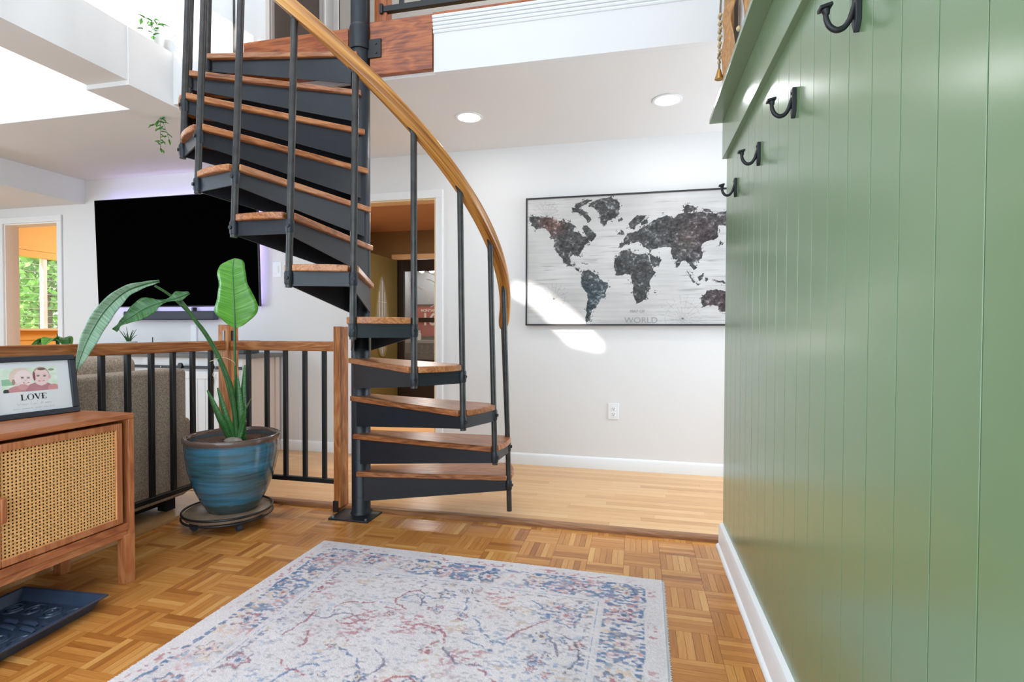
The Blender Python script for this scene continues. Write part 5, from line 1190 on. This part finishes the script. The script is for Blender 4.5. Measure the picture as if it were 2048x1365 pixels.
m = MB(); m.ball((-3.215, 6.72, 1.02), 0.028, 12, 8); m.cyl((-3.24, 6.72, 1.02), (-3.215, 6.72, 1.02), 0.012); m.build('knob', M['brass'], d2)
d3 = thing('door_3', (-2.78, 6.9, 0.02), 'dark storm door with two glass panes at the end of the back hall', 'door', kind='structure')
for nm, b in (('stile', (-3.25, -3.16, 6.86, 6.92, 0.025, 2.03)), ('stile', (-2.40, -2.31, 6.86, 6.92, 0.025, 2.03)), ('top_bar', (-3.16, -2.40, 6.86, 6.92, 1.875, 2.03)), ('middle_bar', (-3.16, -2.40, 6.86, 6.92, 1.165, 1.228)), ('bottom_panel', (-3.16, -2.40, 6.86, 6.92, 0.025, 0.65))):
    box(nm, b, M['door_dark'], d3, bevel=0.003)
for z0, z1 in ((1.228, 1.875), (0.65, 1.165)): box('pane', (-3.16, -2.40, 6.888, 6.894, z0, z1), M['glass'], d3)
m = MB()
for R, cx, cz, a0_, a1_ in ((0.26, -2.86, 1.60, 0.2, 2.6), (0.20, -2.84, 1.56, -1.2, 1.5), (0.34, -3.10, 1.35, 0.3, 1.4), (0.15, -2.93, 1.62, 1.8, 4.4)):
    m.tube([V((cx+R*math.cos(a0_+(a1_-a0_)*i/14), 6.885, cz+R*math.sin(a0_+(a1_-a0_)*i/14))) for i in range(15)], 0.006, 5)
m.build('etched_scrolls', M['etch'], d3)
m = MB(); m.box(-3.34, -2.22, 6.86, 6.90, 2.035, 2.11); tagged(m.build('trim_10', M['cream'], bevel=0.003), 'cream head trim above the dark storm door', 'trim', kind='structure')
wall('wall_porch', [(-3.6, -2.0, 8.2, 8.25, 0, 2.6), (-3.65, -3.6, 7.0, 8.25, 0, 2.6), (-2.0, -1.95, 7.0, 8.25, 0, 2.6), (-3.65, -1.95, 7.0, 8.25, 2.6, 2.65), (-3.65, -1.95, 7.0, 8.25, -0.05, 0.0)], M['porch'], 'grey enclosed porch behind the storm door')
jf = thing('framed_jersey', (-2.88, 7.98, 0.9), 'framed red jersey with a name and number seen through the storm door', 'picture')
k7 = 7.97/6.88
box('jersey_panel', (-2.965*k7, -2.58*k7, 7.96, 7.99, 1.05+(0.975-1.05)*k7, 1.05+(1.395-1.05)*k7), M['jersey'], jf)
m = MB(); xa, xb, za_, zb_ = -2.985*k7, -2.56*k7, 0.95, 1.47
m.box(xa, xb, 7.945, 7.995, zb_-0.02, zb_); m.box(xa, xb, 7.945, 7.995, za_-0.02, za_); m.box(xa, xa+0.02, 7.945, 7.995, za_, zb_); m.box(xb-0.02, xb, 7.945, 7.995, za_, zb_); m.build('frame', M['door_dark'], jf)
text_mesh('name_lettering', 'MONTANA', 0.058, (-3.365, 7.957, 1.352), (1, 0, 0), (0, 0, 1), M['letter'], jf, bold=0.002)
text_mesh('number_lettering', '16', 0.27, (-3.350, 7.957, 1.140), (1, 0, 0), (0, 0, 1), M['letter'], jf, bold=0.006, sx=0.9)
sh = thing('porch_cabinet', (-2.85, 7.85, 0.0), 'low porch cabinet holding glassware behind the storm door', 'cabinet')
box('top', (-3.55, -2.3, 7.55, 7.94, 0.86, 0.90), M['porch'], sh); box('body', (-3.5, -2.35, 7.62, 7.93, 0.005, 0.70), M['slot'], sh); box('back', (-3.5, -2.35, 7.90, 7.94, 0.70, 0.86), M['porch'], sh)
gl = 0
for i in range(8):
    x = -3.35+i*0.10; g = thing('drinking_glass', (x, 7.72, 0.70), 'clear drinking glass, '+('first', 'second', 'third', 'fourth', 'fifth', 'sixth', 'seventh', 'eighth')[i]+' from the left behind the storm door', 'glass', 'glasses on the porch cabinet')
    m = MB(); m.lathe([(0.022, 0), (0.022, 0.006), (0.005, 0.012), (0.005, 0.05), (0.026, 0.075), (0.028, 0.12), (0.026, 0.12), (0.022, 0.078)], (x, 7.72, 0.7005), 14); m.build('bowl', M['glass_grey'], g)
jr = thing('white_jar', (-3.29, 7.7, 0.90), 'small white jar on the porch cabinet', 'jar')
m = MB(); m.lathe([(0.035, 0), (0.037, 0.006), (0.037, 0.10), (0.028, 0.108), (0.028, 0.15), (0.0001, 0.152)], (-3.29, 7.70, 0.9005), 18); m.build('body', M['pot_white'], jr); m = MB(); m.cyl((-3.29, 7.70, 1.05), (-3.29, 7.70, 1.075), 0.012); m.build('stopper', M['brass'], jr)
vl = thing('lamp_reflections', (-3.22, 7.9, 2.05), 'two glowing balls standing in for lamps mirrored in the storm door glass', 'light')  # glowing balls added behind the pane to imitate lamps mirrored in it
box('bar', (-3.40, -3.0, 7.88, 7.92, 2.02, 2.05), M['bolt'], vl)  # holder added along with the glowing balls
for x in (-3.30, -3.13): m = MB(); m.ball((x, 7.84, 2.0), 0.045, 12, 8); m.build('reflection_ball', M['reflection_ball'], vl)
pd = bpy.data.lights.new('lamp_reflections_fill', 'POINT'); pd.energy = 8; pd.shadow_soft_size = 0.08; po = bpy.data.objects.new('lamp_reflections_fill', pd); COL.objects.link(po); po.location = (-3.2, 7.70, 1.95)  # point lamp added beside the balls, lights the porch

# ------------------------------------------------------------------ trees outside the sunroom
def tree(c, h, R, seed, label):
    q = random.Random(seed); t_ = thing('garden_tree', c, label, 'tree'); c = V(c)
    m = MB(); m.tube(smooth_pts([c, c+V((0.1, 0.05, h*0.4)), c+V((0, 0.15, h*0.8))], 4), [0.16-0.012*i for i in range(9)], 8); m.build('trunk', M['trunk'], t_)
    m = MB()
    cl = [c+V((q.uniform(-R, R), q.uniform(-R, R), h*q.uniform(0.22, 1.0))) for _ in range(60)]
    for p0 in cl:
        for _ in range(90):
            p = p0+V((q.gauss(0, 0.26), q.gauss(0, 0.26), q.gauss(0, 0.20))); a = V((q.gauss(0, 1), q.gauss(0, 1), q.gauss(0, 1))).normalized(); b_ = a.cross(V((q.gauss(0, 1), q.gauss(0, 1), q.gauss(0, 1)))).normalized(); s_ = q.uniform(0.06, 0.11)
            m.add([p-a*s_, p+b_*s_*0.5, p+a*s_, p-b_*s_*0.5], [(0, 1, 2, 3)])
    o = m.build('crown', M['tree'], t_, smooth=0); o['kind'] = 'stuff'
tree((-12.0, 8.45, -0.6), 4.2, 1.0, 1, 'leafy green tree close outside the sunroom window'); tree((-17.0, 11.9, -0.6), 6.0, 1.8, 2, 'farther green tree behind, outside the sunroom window')
wall('ground', [(-30, -8.35, -4, 30, -0.7, -0.6)], M['tree'], 'green lawn outside the sunroom', 'lawn')
